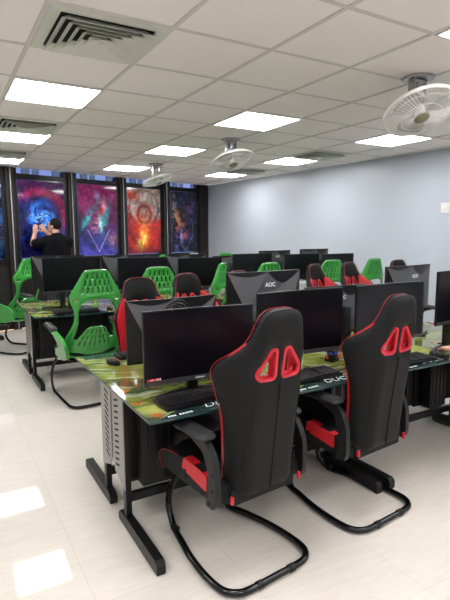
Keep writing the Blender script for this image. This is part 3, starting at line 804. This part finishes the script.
# small things
cbx = MB(); cbx.box((0, 0, .035), (.075, .06, .07), Matrix.Rotation(.3, 3, 'Z'), .004)
o = cbx.build('patterned_box', 'kbcase'); o.location = (1.985, 2.15, DT); tag(o, 'small black box with red, white and blue sides between the two near gaming chairs', 'box')
R3 = Matrix.Rotation(.3, 3, 'Z')
for i, (mn, z, w, h, dx) in enumerate((('blueprint', .052, .034, .016, -.012), ('redprint', .028, .03, .02, .016), ('printwhite', .047, .02, .02, .020))):
    if mn not in M: M[mn] = mat(mn, {'blueprint': (.04, .10, .55), 'redprint': (.55, .04, .04)}[mn], .4)
    MB().box(R3 @ Vector((dx, -.0312, z)), (w, .001, h), R3).build('printed_patch', mn, o, False)
    MB().box(R3 @ Vector((-.0382, dx, z)), (.001, w*.8, h), R3).build('printed_patch', mn, o, False)
mpd = MB().box((0, 0, .002), (.24, .20, .003), None, .001)
M['padprint'] = mat('mousepad_print', (.35, .40, .10), .6, noise=.8, nscale=22)
o = mpd.build('mouse_pad', 'padprint'); o.location = (2.37, 1.93, DT); o.location.z += .0005; o.rotation_euler[2] = .1
o.location = (2.62, 2.05, DT+.0005); tag(o, 'yellow-green mouse pad beside the seated hand at the right edge', 'mouse pad')
for x, y, z0, z1, lb in ((2.30, 2.22, DT+.01, .95, 'black cable hanging behind the right-hand near screen'), (2.80, 2.24, DT+.01, .98, 'black cable hanging beside the screen pole at the right edge')):
    c = MB().tube(bez([(x, y, z0), (x+.03, y+.03, z0+.06), (x-.01, y+.05, (z0+z1)/2), (x+.02, y+.06, z1)]), .004, 6); o = c.build('cable', 'cablewire'); tag(o, lb, 'cable')

# ================================================================== GAMING CHAIR (faces +Y)
LEAN = math.radians(4)
OUT = [(0, 0), (.160, 0), (.168, .03), (.172, .15), (.184, .35), (.210, .49), (.217, .545), (.205, .59), (.172, .635), (.140, .68), (.120, .73), (.108, .772), (.092, .803), (.057, .824), (0, .829)]
OUT = OUT+[(-x, z) for x, z in reversed(OUT[1:-1])]
def outl(pts, n=4):
    q = bez([(x, 0, z) for x, z in pts]+[(pts[0][0], 0, pts[0][1])], n); return [(p.x, p.z) for p in q[:-1]]
OUTs = outl(OUT, 3)
HOLE = [(.026, .652), (.046, .657), (.104, .576), (.107, .552), (.092, .536), (.032, .532), (.022, .546)]
def wing(x): return .125*(max(abs(x)-.10, 0)/.115)**1.45
def gbend(x, s, off):
    y = wing(x)+off+.02*math.cos(s*3.2)-.02
    return (x, -.275 - s*math.sin(LEAN)+y*math.cos(LEAN), 0.392+s*math.cos(LEAN)*.945+y*math.sin(LEAN))
def gf(X, Z):
    d = seg_d(X, Z, OUTs); h = seg_d(np.abs(X), Z, HOLE)-.004
    return np.maximum(d, -h)
def pill(T, e): return lambda d: T*(.35+.65*(1-math.exp(-d/e)))
def make_gaming():
    t = empty('gaming_chair')
    vs, fs = panel(gf, (-.28, .28, -.005, .88), .011, pill(.034, .022), gbend)
    bk = MB().add(vs, fs).build('backrest', 'leather', t)
    # piping along the front edge
    MB().tube([gbend(x, z, 0.024) for x, z in OUTs], .0020, 6, closed=True).build('piping', 'pipe', bk)
    for s in (-1, 1):
        H2 = [(p[0]*s, p[1]) for p in HOLE]; cx = sum(p[0] for p in H2)/7; cz = sum(p[1] for p in H2)/7
        H3 = [(cx+(a-cx)*1.10, cz+(b-cz)*1.08) for a, b in H2]
        ring = fillet([(a, 0, b) for a, b in H3], .02, 4, True)
        b = MB()
        for off, rr in ((-.014, .0095), (.014, .0095)): b.tube([gbend(p.x, p.z, off) for p in ring], rr, 8, closed=True)
        n = len(ring); V = [gbend(p.x, p.z, -.013) for p in ring]+[gbend(p.x, p.z, .013) for p in ring]
        b.add(V, [(i, (i+1) % n, n+(i+1) % n, n+i) for i in range(n)])
        b.build('opening_rim', 'redplastic', bk)
    # red wing pads on the front
    for s in (-1, 1):
        W = [(.122, .10), (.160, .11), (.172, .30), (.188, .46), (.199, .53), (.188, .58), (.164, .63), (.132, .675), (.108, .68), (.104, .60), (.104, .48), (.110, .30)]
        W = outl([(p[0], p[1]) for p in W], 3)
        f = lambda X, Z, W=W, s=s: seg_d(X*s, Z, W)
        vs, fs = panel(f, ((-.225, -.09) if s < 0 else (.09, .225))+(.08, .70), .010, pill(.016, .010), lambda x, z, o: gbend(x, z, .036+o))
        MB().add(vs, fs).build('side_bolster', 'red', t)
    # centre seam + horizontal seams on the rear
    sm_ = MB(); sm_.tube([gbend(0, .01+.5*k/12, -.0345) for k in range(13)], .0035, 6)
    for x0 in (-1, 1): sm_.tube([gbend(x0*.135, .02+.46*k/12, -.034) for k in range(13)], .0018, 5)
    sm_.build('back_seam', 'leather', bk)
    lf = MB(); lf.prism([(-.168, -.028), (.168, -.028), (.175, .04), (-.175, .04)], lambda a, b, d: Vector(gbend(a, b-.01, d-.012)), -.045, .03)
    lf.build('lower_back_flap', 'leather', bk)
    # seat
    st = MB(); st.box((0, -.01, .388), (.41, .49, .066), None, .028); st.build('seat_base', 'leather', t)
    cu = MB(); N = 10
    f = lambda X, Z: np.maximum(np.abs(X)-.145, np.abs(Z)-.22)
    vs, fs = panel(f, (-.18, .18, -.25, .25), .02, lambda d: .035*(1-math.exp(-d/.025))+.006, lambda x, z, o: (x, z+.01, .425+o+.012*max(0, z)/.25))
    cu.add(vs, fs).build('seat_cushion', 'leather', t)
    for s in (-1, 1):
        poly = [(-.25, .362), (-.24, .44), (-.10, .475), (.10, .47), (.20, .452), (.24, .425), (.24, .38), (.21, .36)]
        b = MB(); q = [(p.x, p.z) for p in fillet([(a, 0, c) for a, c in poly], .03, 3, True)]
        b.prism(q, lambda a, c, d: Vector((s*(.15+d), a, c)), 0, .075)
        bo = b.build('seat_bolster', 'leather', t)
        MB().tube([(s*.227, a, c) for a, c in q if c > .43 and a > .0 or a > .19], .0024, 6).build('piping', 'pipe', bo)
        r = MB(); q2 = [(-.17, .392), (-.17, .462), (.01, .483), (.03, .425)]
        q2 = [(p.x, p.z) for p in fillet([(a, 0, c) for a, c in q2], .012, 3, True)]
        r.prism(q2, lambda a, c, d: Vector((s*(.188+d), a, c)), 0, .042); r.build('red_insert', 'red', bo)
    MB().box((-.185, -.288, .395), (.012, .016, .034), None, .005).build('hinge_cover', 'red', t)
    MB().box((.185, -.288, .395), (.012, .016, .034), None, .005).build('hinge_cover', 'red', t)
    # armrests
    for s in (-1, 1):
        b = MB(); poly = [(-.280, .352), (-.292, .40), (-.288, .52), (-.26, .585), (-.22, .625), (-.10, .632), (-.06, .622), (-.13, .600), (-.205, .575), (-.240, .50), (-.238, .40), (-.225, .375), (-.22, .352)]
        q = [(p.x, p.z) for p in fillet([(a, 0, c) for a, c in poly], .02, 3, True)]
        b.prism(q, lambda a, c, d: Vector((s*(.228+d), a+.02, c+.008)), 0, .028)
        ar = b.build('armrest', 'plastic', t)
        pd = MB(); f = lambda X, Z: np.hypot(np.maximum(np.abs(X)-.015, 0), np.maximum(np.abs(Z)-.092, 0))-.027
        vs, fs = panel(f, (-.05, .05, -.15, .15), .008, lambda d: .016*(1-math.exp(-d/.008))+.002, lambda x, z, o: (s*(.243+x), z-.10, .648+o-.12*max(0, z-.06)))
        pd.add(vs, fs).build('arm_pad', 'pad', ar)
        for y, z in ((-.27, .50), (-.268, .43), (-.245, .372), (-.02, .385), (-.02, .415)):
            MB().lathe([(0, 0), (.008, 0), (.008, .004), (0, .004)], (s*.255 if y < -.1 else s*.230, y+.02, z+.008), 10, Matrix.Rotation(s*PI/2, 3, 'Y')).build('bolt', 'slot', ar)
    # sled frame
    L = [(-.15, -.13, .335), (-.155, .10, .335), (-.162, .21, .31), (-.170, .30, .19), (-.176, .315, .10), (-.190, .24, .022), (-.225, .10, .019), (-.258, -.05, .019), (-.272, -.20, .019), (-.262, -.31, .019), (-.21, -.365, .019), (-.13, -.378, .019), (0, -.378, .019)]
    L = L+[(-x, y, z) for x, y, z in reversed(L[:-1])]
    L = [(x*.88, y*.92, z) for x, y, z in L]
    fr = MB().tube(bez(L, 5), .0158, 10)
    for y in (-.10, .12): fr.box((0, y, .344), (.30, .05, .014), None, .003)
    fo = fr.build('sled_frame', 'blacksteel', t)
    for p, a in (((-.09, -.348, .019), PI/2), ((.09, -.348, .019), PI/2), ((-.170, .20, .022), 0.08), ((.170, .20, .022), -.08)):
        R = Matrix.Rotation(PI/2, 3, 'X') if abs(a) < 1 else Matrix.Rotation(PI/2, 3, 'Y')
        MB().lathe([(.0, -.014), (.0185, -.014), (.0185, .014), (0, .014)], p, 14, R).build('foot_collar', 'plastic', fo)
    return t
gc = make_gaming()
gl = [(1.107, 1.895, 6, 'black gaming chair with red rimmed back openings, nearest the viewpoint, left of the near pair'),
      (1.858, 1.95, 6, 'black gaming chair with red rimmed back openings, right-hand one of the near pair'),
      (3.38, 1.70, 4, 'black gaming chair beyond the right edge under the seated person'),
      (1.15, 2.84, 180-4, 'red and black gaming chair facing us behind the nearest screen, red wing at its left'),
      (1.68, 3.0, 180+12, 'red and black gaming chair turned sideways, second from the left of those facing us'),
      (2.17, 3.03, 180+14, 'red and black gaming chair half hidden at the left end of the raised logo screen'),
      (3.27, 3.38, 180+14, 'red and black gaming chair facing us, between the slatted green chair tops, left one'),
      (3.74, 3.42, 180+8, 'red and black gaming chair facing us with both red openings showing, centre right'),
      (4.48, 3.48, 180-4, 'red and black gaming chair peeking over the raised screen at the right')]
for k, (x, y, r, lb) in enumerate(gl):
    c = gc if k == 0 else copy_tree(gc)
    c.location = (x, y, 0); c.rotation_euler = (0, 0, math.radians(r)); tag(c, lb, 'chair', 'black and red gaming chairs')

# ================================================================== GREEN CHAIR
GL = math.radians(11)
GO = [(0, -.03), (.19, -.02), (.228, .02), (.238, .09), (.205, .20), (.185, .30), (.190, .38), (.215, .45), (.222, .50), (.195, .55), (.160, .61), (.128, .67), (.098, .715), (.062, .725), (0, .728)]
GO = outl(GO+[(-x, z) for x, z in reversed(GO[1:-1])], 3)
OP = [(.0, .492), (.08, .482), (.135, .445), (.155, .385), (.150, .28), (.160, .19), (.178, .115), (.150, .115), (.115, .17), (.085, .225), (.05, .243), (0, .245)]
def gbend2(x, s, off):
    y = .075*(abs(x)/.23)**2+off+.035*math.cos(s*8.2)
    return (x, -.27-s*math.sin(GL)+y*math.cos(GL), .455+s*math.cos(GL)+y*math.sin(GL))
OPm = OP+[(-x, z) for x, z in reversed(OP[1:-1])]
slots = []
for r, (z, hw, n) in enumerate(((.672, .080, 5), (.618, .100, 6), (.562, .122, 7))):
    for k in range(n): slots.append((-hw+2*hw*k/(n-1), z, .021, .15*(-1+2*k/(n-1))))
for r, (z, hw, n) in enumerate(((.195, .075, 5), (.135, .105, 7), (.08, .13, 7))):
    for k in range(n): slots.append((-hw+2*hw*k/(n-1), z, .017, .35*(-1+2*k/(n-1))))
def gf2(X, Z):
    d = seg_d(X, Z, GO); d = np.maximum(d, -(seg_d(X, Z, OPm)-.004))
    for sx, sz, h, a in slots:
        dx = X-sx; dz = Z-sz; u = dx+dz*a; v = dz
        d = np.maximum(d, -(np.hypot(u, np.maximum(np.abs(v)-h, 0))-.0062))
    for s in (-1, 1):
        d = np.maximum(d, -(np.hypot(np.maximum(np.abs(X-s*.178+ (Z-.475)*.3)-.012, 0), Z-.475)-.010))
    return d
def make_green():
    t = empty('mesh_back_chair')
    vs, fs = panel(gf2, (-.25, .25, -.04, .745), .0065, lambda d: .009+.006*(1-math.exp(-d/.012)), gbend2)
    bk = MB().add(vs, fs).build('backrest', 'green', t)
    f = lambda X, Z: np.hypot(np.maximum(np.abs(X)-.13, 0), np.maximum(np.abs(Z)-.15, 0))-.10
    vs, fs = panel(f, (-.25, .25, -.27, .27), .02, lambda d: .028*(1-math.exp(-d/.03))+.008, lambda x, z, o: (x, z+.02, .44+o))
    MB().add(vs, fs).build('seat_cushion', 'leather', t)
    vs, fs = panel(f, (-.25, .25, -.27, .27), .02, lambda d: .02*(1-math.exp(-d/.03))+.003, lambda x, z, o: (x*1.04, z+.005, .405+o+.10*(x/.24)**2*.4))
    MB().add(vs, fs).build('seat_shell', 'green', t)
    for s in (-1, 1):
        poly = [(-.315, .44), (-.335, .54), (-.28, .60), (-.16, .63), (-.04, .665), (.10, .675), (.13, .655), (.07, .635), (-.06, .60), (-.12, .545), (-.10, .50), (.02, .46), (.03, .41), (-.20, .40)]
        q = [(p.x, p.z) for p in fillet([(a, 0, c) for a, c in poly], .025, 4, True)]
        b = MB(); b.prism(q, lambda a, c, d: Vector((s*(.235+d+max(0, c-.45)*.22), a, c)), 0, .03); ar = b.build('armrest', 'green', t)
        pd = MB(); f3 = lambda X, Z: np.hypot(np.maximum(np.abs(X)-.008, 0), np.maximum(np.abs(Z)-.085, 0))-.030
        vs, fs = panel(f3, (-.05, .05, -.13, .13), .008, lambda d: .020*(1-math.exp(-d/.01))+.002, lambda x, z, o: (s*(.30+x), z+.005, .668+o+.12*z))
        pd.add(vs, fs).build('arm_pad', 'pad', ar)
    L = [(-.15, -.13, .365), (-.18, .06, .365), (-.205, .20, .34), (-.225, .31, .20), (-.23, .33, .10), (-.235, .25, .022), (-.24, .10, .017), (-.245, -.10, .017), (-.24, -.28, .017), (-.20, -.345, .017), (-.12, -.355, .017), (0, -.355, .017)]
    L = L+[(-x, y, z) for x, y, z in reversed(L[:-1])]
    fr = MB().tube(bez(L, 5), .0130, 8)
    for y in (-.10, .12): fr.box((0, y, .372), (.36, .05, .014), None, .003)
    fr.build('sled_frame', 'blacksteel', t)
    return t
gr = make_green()
gg = [(1.10, 4.43, 4, 'nearest bright green slotted-back chair, in the open aisle behind the nearest desk'),
      (1.75, 4.47, -8, 'green slotted-back chair showing between the first two red and black chairs facing us'),
      (2.25, 4.60, 42, 'green slotted-back chair turned left, seen side-on at the middle of the room'),
      (2.92, 4.46, 0, 'green slotted chair top showing just above the raised logo screen'),
      (3.85, 4.50, -8, 'green slotted chair top between the two red and black chairs facing us'),
      (4.42, 4.50, 6, 'green slotted chair top nearest the grey wall'),
      (.74, 6.75, 38, 'green slotted-back chair at the far left, turned side-on toward the window desk'),
      (1.62, 6.25, 180, 'green chair top peeking over the first middle-row screen'),
      (2.28, 6.25, 180, 'green chair top peeking over the second middle-row screen, left one'),
      (2.86, 6.25, 180, 'green chair top peeking over the second middle-row screen, right one'),
      (3.88, 6.30, 180, 'green chair top peeking out against the far end of the grey wall')]
for k, (x, y, r, lb) in enumerate(gg):
    c = gr if k == 0 else copy_tree(gr)
    c.location = (x, y, 0); c.rotation_euler = (0, 0, math.radians(r)); tag(c, lb, 'chair', 'green slotted-back chairs')

# ================================================================== PEOPLE
def capsule(mb, a, b, ra, rb, n=14, sx=1):
    a = Vector(a); b = Vector(b); d = b-a; L_ = d.length; d.normalize()
    P_ = []; R_ = []
    for k in range(1, 6): th = PI/2*k/5; P_.append(a-d*ra*math.cos(th)); R_.append(ra*math.sin(th))
    for k in range(1, 5): t_ = k/5; P_.append(a+d*L_*t_); R_.append(ra+(rb-ra)*t_)
    for k in range(0, 5): th = PI/2*k/5; P_.append(b+d*rb*math.sin(th)); R_.append(rb*math.cos(th))
    mb.tube(P_, R_, n)
def chain(mb, pts):
    for (p, r), (q, s) in zip(pts[:-1], pts[1:]): capsule(mb, p, q, r, s)
def remeshed(mb, name, m, vox, parent=None, smooth=3):
    me = mb.mesh('tmp', m); o = bpy.data.objects.new('tmp', me); COL.objects.link(o)
    md = o.modifiers.new('r', 'REMESH'); md.mode = 'VOXEL'; md.voxel_size = vox; md.use_smooth_shade = True
    s = o.modifiers.new('s', 'SMOOTH'); s.iterations = smooth; s.factor = .5
    dg = bpy.context.evaluated_depsgraph_get(); dg.update(); nm = bpy.data.meshes.new_from_object(o.evaluated_get(dg)); nm.name = name
    COL.objects.unlink(o); bpy.data.objects.remove(o)
    nm.materials.clear(); nm.materials.append(M[m]); nm.polygons.foreach_set('use_smooth', [True]*len(nm.polygons))
    r = bpy.data.objects.new(name, nm); COL.objects.link(r)
    if parent: r.parent = parent
    return r
def hand(mb, wrist, dirv, palmn, sc=1, curl=.5, side=1):
    """palm + four fingers + thumb. dirv: wrist to knuckles, palmn: palm normal (curl direction)"""
    w = Vector(wrist); d = Vector(dirv).normalized(); n = Vector(palmn); n = (n-d*n.dot(d)).normalized(); s = d.cross(n)*side
    for k in range(4):
        o_ = (-.030+.02*k)*sc; capsule(mb, w+s*o_*.6, w+d*.085*sc+s*o_, .013*sc, .0115*sc)
        L_ = [.066, .076, .072, .056][k]*sc*.5; base = w+d*.088*sc+s*o_; p = base; a = .25
        for q in range(3):
            a += curl; dd = d*math.cos(a)+n*math.sin(a); e = p+dd*L_*[1, .75, .6][q]
            capsule(mb, p, e, (.0095-.001*q)*sc, (.0088-.001*q)*sc, 10); p = e
    b = w+d*.025*sc-s*.028*sc; e = b+(d*.6-s*.8+n*.35).normalized()*.042*sc; capsule(mb, b, e, .014*sc, .011*sc)
    e2 = e+(d*.9-s*.2+n*.5).normalized()*.03*sc; capsule(mb, e, e2, .0105*sc, .009*sc)
def head(mb, c, R):
    c = Vector(c)
    mb.sphere(c, (.074, .092, .105), R, 14); mb.sphere(c+R @ Vector((0, .028, -.055)), (.055, .062, .062), R)
    mb.sphere(c+R @ Vector((0, .097, -.012)), (.012, .018, .020), R); mb.sphere(c+R @ Vector((0, .085, -.055)), (.024, .012, .010), R)
    mb.sphere(c+R @ Vector((0, .075, -.095)), (.022, .020, .018), R)
    for s in (-1, 1): mb.sphere(c+R @ Vector((s*.076, -.004, -.012)), (.010, .020, .032), R)
def headkids(c, R, parent, w):
    c = Vector(c); hb = MB(); hb.sphere(c+R @ Vector((0, -.018, .022)), (.084, .096, .100), R, 14)
    # trim face and neck side
    hb.v = [tuple(p) for p in hb.v]; keep = []
    inv = R.inverted()
    nv = []
    for p in hb.v:
        q = inv @ (Vector(p)-c)
        if q.y > .045 and q.z < .062: q.y = .045
        if q.z < -.05: q.z = -.05
        nv.append(tuple(R @ q+c))
    hb.v = nv; hb.build('hair', 'hair', parent)
    for s in (-1, 1): MB().sphere(c+R @ Vector((s*.031, .080, .004)), (.012, .009, .007), R, 8).build('eye', 'eyes', parent)

# standing person reaching to the poster (local axes = world)
px, py = 1.60, 7.92
def Pw(x, y, z): return Vector((px+x, py+y, z))
b = MB()
Rh = Matrix.Rotation(math.radians(55), 3, 'Z') @ Matrix.Rotation(math.radians(8), 3, 'X')
hc = Pw(-.03, .02, 1.605)
head(b, hc, Rh)
chain(b, [(Pw(-.02, 0, 1.52), .055), (Pw(0, -.01, 1.42), .06)])
chain(b, [(Pw(0, 0, 1.36), .115), (Pw(0, 0, 1.20), .12), (Pw(0, 0, 1.02), .115), (Pw(0, 0, .92), .13)])
chain(b, [(Pw(-.14, 0, 1.36), .08), (Pw(.15, -.02, 1.35), .08)])
for s in (-1, 1):
    chain(b, [(Pw(s*.09, 0, .90), .095), (Pw(s*.10, .01, .50), .06), (Pw(s*.10, -.01, .30), .055), (Pw(s*.10, -.02, .09), .04)]); chain(b, [(Pw(s*.10, -.04, .05), .04), (Pw(s*.12, .12, .035), .035)])
# left arm (screen left) elbow low, hand raised to the print
shL, elL, wrL = Pw(-.17, .02, 1.36), Pw(-.335, .12, 1.335), Pw(-.285, .20, 1.50)
chain(b, [(shL, .058), (elL, .045), (wrL, .030)]); hand(b, wrL, (.15, .12, 1), (.1, 1, 0), .95, .3)
shR, elR, wrR = Pw(.17, 0, 1.34), Pw(.10, .24, 1.30), Pw(-.12, .24, 1.52)
chain(b, [(shR, .058), (elR, .045), (wrR, .030)]); hand(b, wrR, (-.4, .15, .7), (.1, 1, 0), .95, .35, -1)
person = remeshed(b, 'person', 'skin', .008)
tag(person, 'standing person in a black t-shirt reaching both hands up to the blue swirl poster', 'person')
headkids(hc, Rh, person, 0)
s = MB(); chain(s, [(Pw(0, -.01, 1.40), .115), (Pw(0, 0, 1.36), .140), (Pw(0, 0, 1.18), .142), (Pw(0, 0, 1.0), .140), (Pw(0, 0, .90), .148)])
chain(s, [(Pw(-.15, 0, 1.37), .092), (Pw(.16, -.02, 1.36), .092)]); chain(s, [(shL, .082), (shL.lerp(elL, .78), .070)]); chain(s, [(shR, .082), (shR.lerp(elR, .75), .068)])
chain(s, [(Pw(-.09, 0, 1.28), .115), (Pw(-.06, 0, .95), .12)]); chain(s, [(Pw(.09, 0, 1.28), .115), (Pw(.06, 0, .95), .12)])
remeshed(s, 't_shirt', 'shirt', .012, person)
s = MB()
for q in (-1, 1): chain(s, [(Pw(q*.085, 0, .90), .115), (Pw(q*.10, .01, .50), .078), (Pw(q*.10, -.01, .10), .065)])
chain(s, [(Pw(-.06, 0, .93), .12), (Pw(.06, 0, .93), .12)])
remeshed(s, 'trousers', 'trouser', .014, person)
for q in (-1, 1):
    s = MB(); chain(s, [(Pw(q*.10, -.05, .052), .048), (Pw(q*.12, .13, .045), .044)]); s.v = [(x, y, max(z, .003)) for x, y, z in s.v]; s.build('shoe', 'shoe', person)

# seated person at the right edge
qx, qy = 3.38, 1.74
def Q(x, y, z): return Vector((qx+x, qy+y, z))
b = MB(); Rq = Matrix.Rotation(math.radians(8), 3, 'Z'); hq = Q(0, -.02, 1.20)
head(b, hq, Rq)
chain(b, [(Q(0, -.03, 1.10), .052), (Q(0, -.04, 1.02), .058)])
chain(b, [(Q(0, -.04, .95), .11), (Q(0, -.06, .75), .115), (Q(0, -.06, .58), .125)])
chain(b, [(Q(-.14, -.04, .95), .07), (Q(.14, -.04, .95), .07)])
for s_2 in (-1, 1):
    chain(b, [(Q(s_2*.09, -.03, .56), .09), (Q(s_2*.11, .40, .555), .062), (Q(s_2*.12, .42, .30), .052), (Q(s_2*.12, .44, .09), .038)]); chain(b, [(Q(s_2*.12, .44, .05), .036), (Q(s_2*.12, .60, .035), .03)])
wr1 = Vector((2.615, 1.765, .775))
sh1, el1 = Q(-.18, -.03, .94), Vector((2.89, 1.60, .80))
chain(b, [(sh1, .055), (el1, .043), (wr1, .028)]); hand(b, wr1, (.10, 1, -.02), (.0, 0, -1), 1.0, .30, 1)
wr2 = Q(.20, .22, .77); el2 = Q(.30, .0, .75)
chain(b, [(Q(.18, -.03, .94), .055), (el2, .043), (wr2, .028)]); hand(b, wr2, (-.1, 1, 0), (0, 0, -1), 1.0, .25, -1)
seated = remeshed(b, 'person', 'skin', .006)
tag(seated, 'seated person at the right edge, only a hand over a black controller visible', 'person')
headkids(hq, Rq, seated, 0)
s = MB(); chain(s, [(Q(0, -.04, .98), .11), (Q(0, -.05, .75), .135), (Q(0, -.06, .58), .145)]); chain(s, [(Q(-.15, -.04, .95), .085), (Q(.15, -.04, .95), .085)])
sr = Q(.18, -.03, .94); chain(s, [(sh1, .075), (sh1.lerp(el1, .6), .06)]); chain(s, [(sr, .075), (sr.lerp(el2, .6), .06)]); remeshed(s, 't_shirt', 'shirt', .012, seated)
s = MB()
for q in (-1, 1): chain(s, [(Q(q*.09, -.03, .56), .108), (Q(q*.11, .40, .555), .078), (Q(q*.12, .42, .30), .068), (Q(q*.12, .44, .11), .055)])
remeshed(s, 'trousers', 'trouser', .012, seated)
for q in (-1, 1):
    s = MB(); chain(s, [(Q(q*.12, .42, .055), .046), (Q(q*.12, .60, .045), .04)]); s.v = [(x, y, max(z, .003)) for x, y, z in s.v]; s.build('shoe', 'shoe', seated)
# controller in the hand
ct = MB(); f4 = lambda X, Z: np.minimum(np.hypot(np.maximum(np.abs(X)-.045, 0), Z)-.030, np.minimum(np.hypot(X-.06, Z+.03), np.hypot(X+.06, Z+.03))-.022)
vs, fs = panel(f4, (-.09, .09, -.06, .04), .006, lambda d: .018*(1-math.exp(-d/.008))+.001, lambda x, z, o: (x, z, o))
cto = ct.add(vs, fs).build('game_controller', 'kbcase'); cto.location = (2.595, 1.90, DT+.032); cto.rotation_euler = (0, 0, .5)
tag(cto, 'black game controller under the seated hand at the right edge', 'game controller')
for x in (-.03, .03): MB().lathe([(0, .012), (.008, .012), (.006, .022), (.010, .026), (0, .028)], (x, -.005, 0), 14).build('thumb_stick', 'pad', cto)

# ------------------------------------------------------------------ world / view
w = bpy.data.worlds.new('sky'); scn.world = w; w.use_nodes = True; nt = w.node_tree
sk = nt.nodes.new('ShaderNodeTexSky'); sk.sky_type = 'NISHITA'; sk.sun_disc = False; sk.sun_elevation = math.radians(25)
nt.links.new(sk.outputs['Color'], nt.nodes['Background'].inputs['Color']); nt.nodes['Background'].inputs['Strength'].default_value = .45
scn.view_settings.view_transform = 'Standard'; scn.view_settings.look = 'None'; scn.view_settings.gamma = 1; scn.view_settings.exposure = .92
try: scn.view_settings.use_curve_mapping = False
except Exception: pass
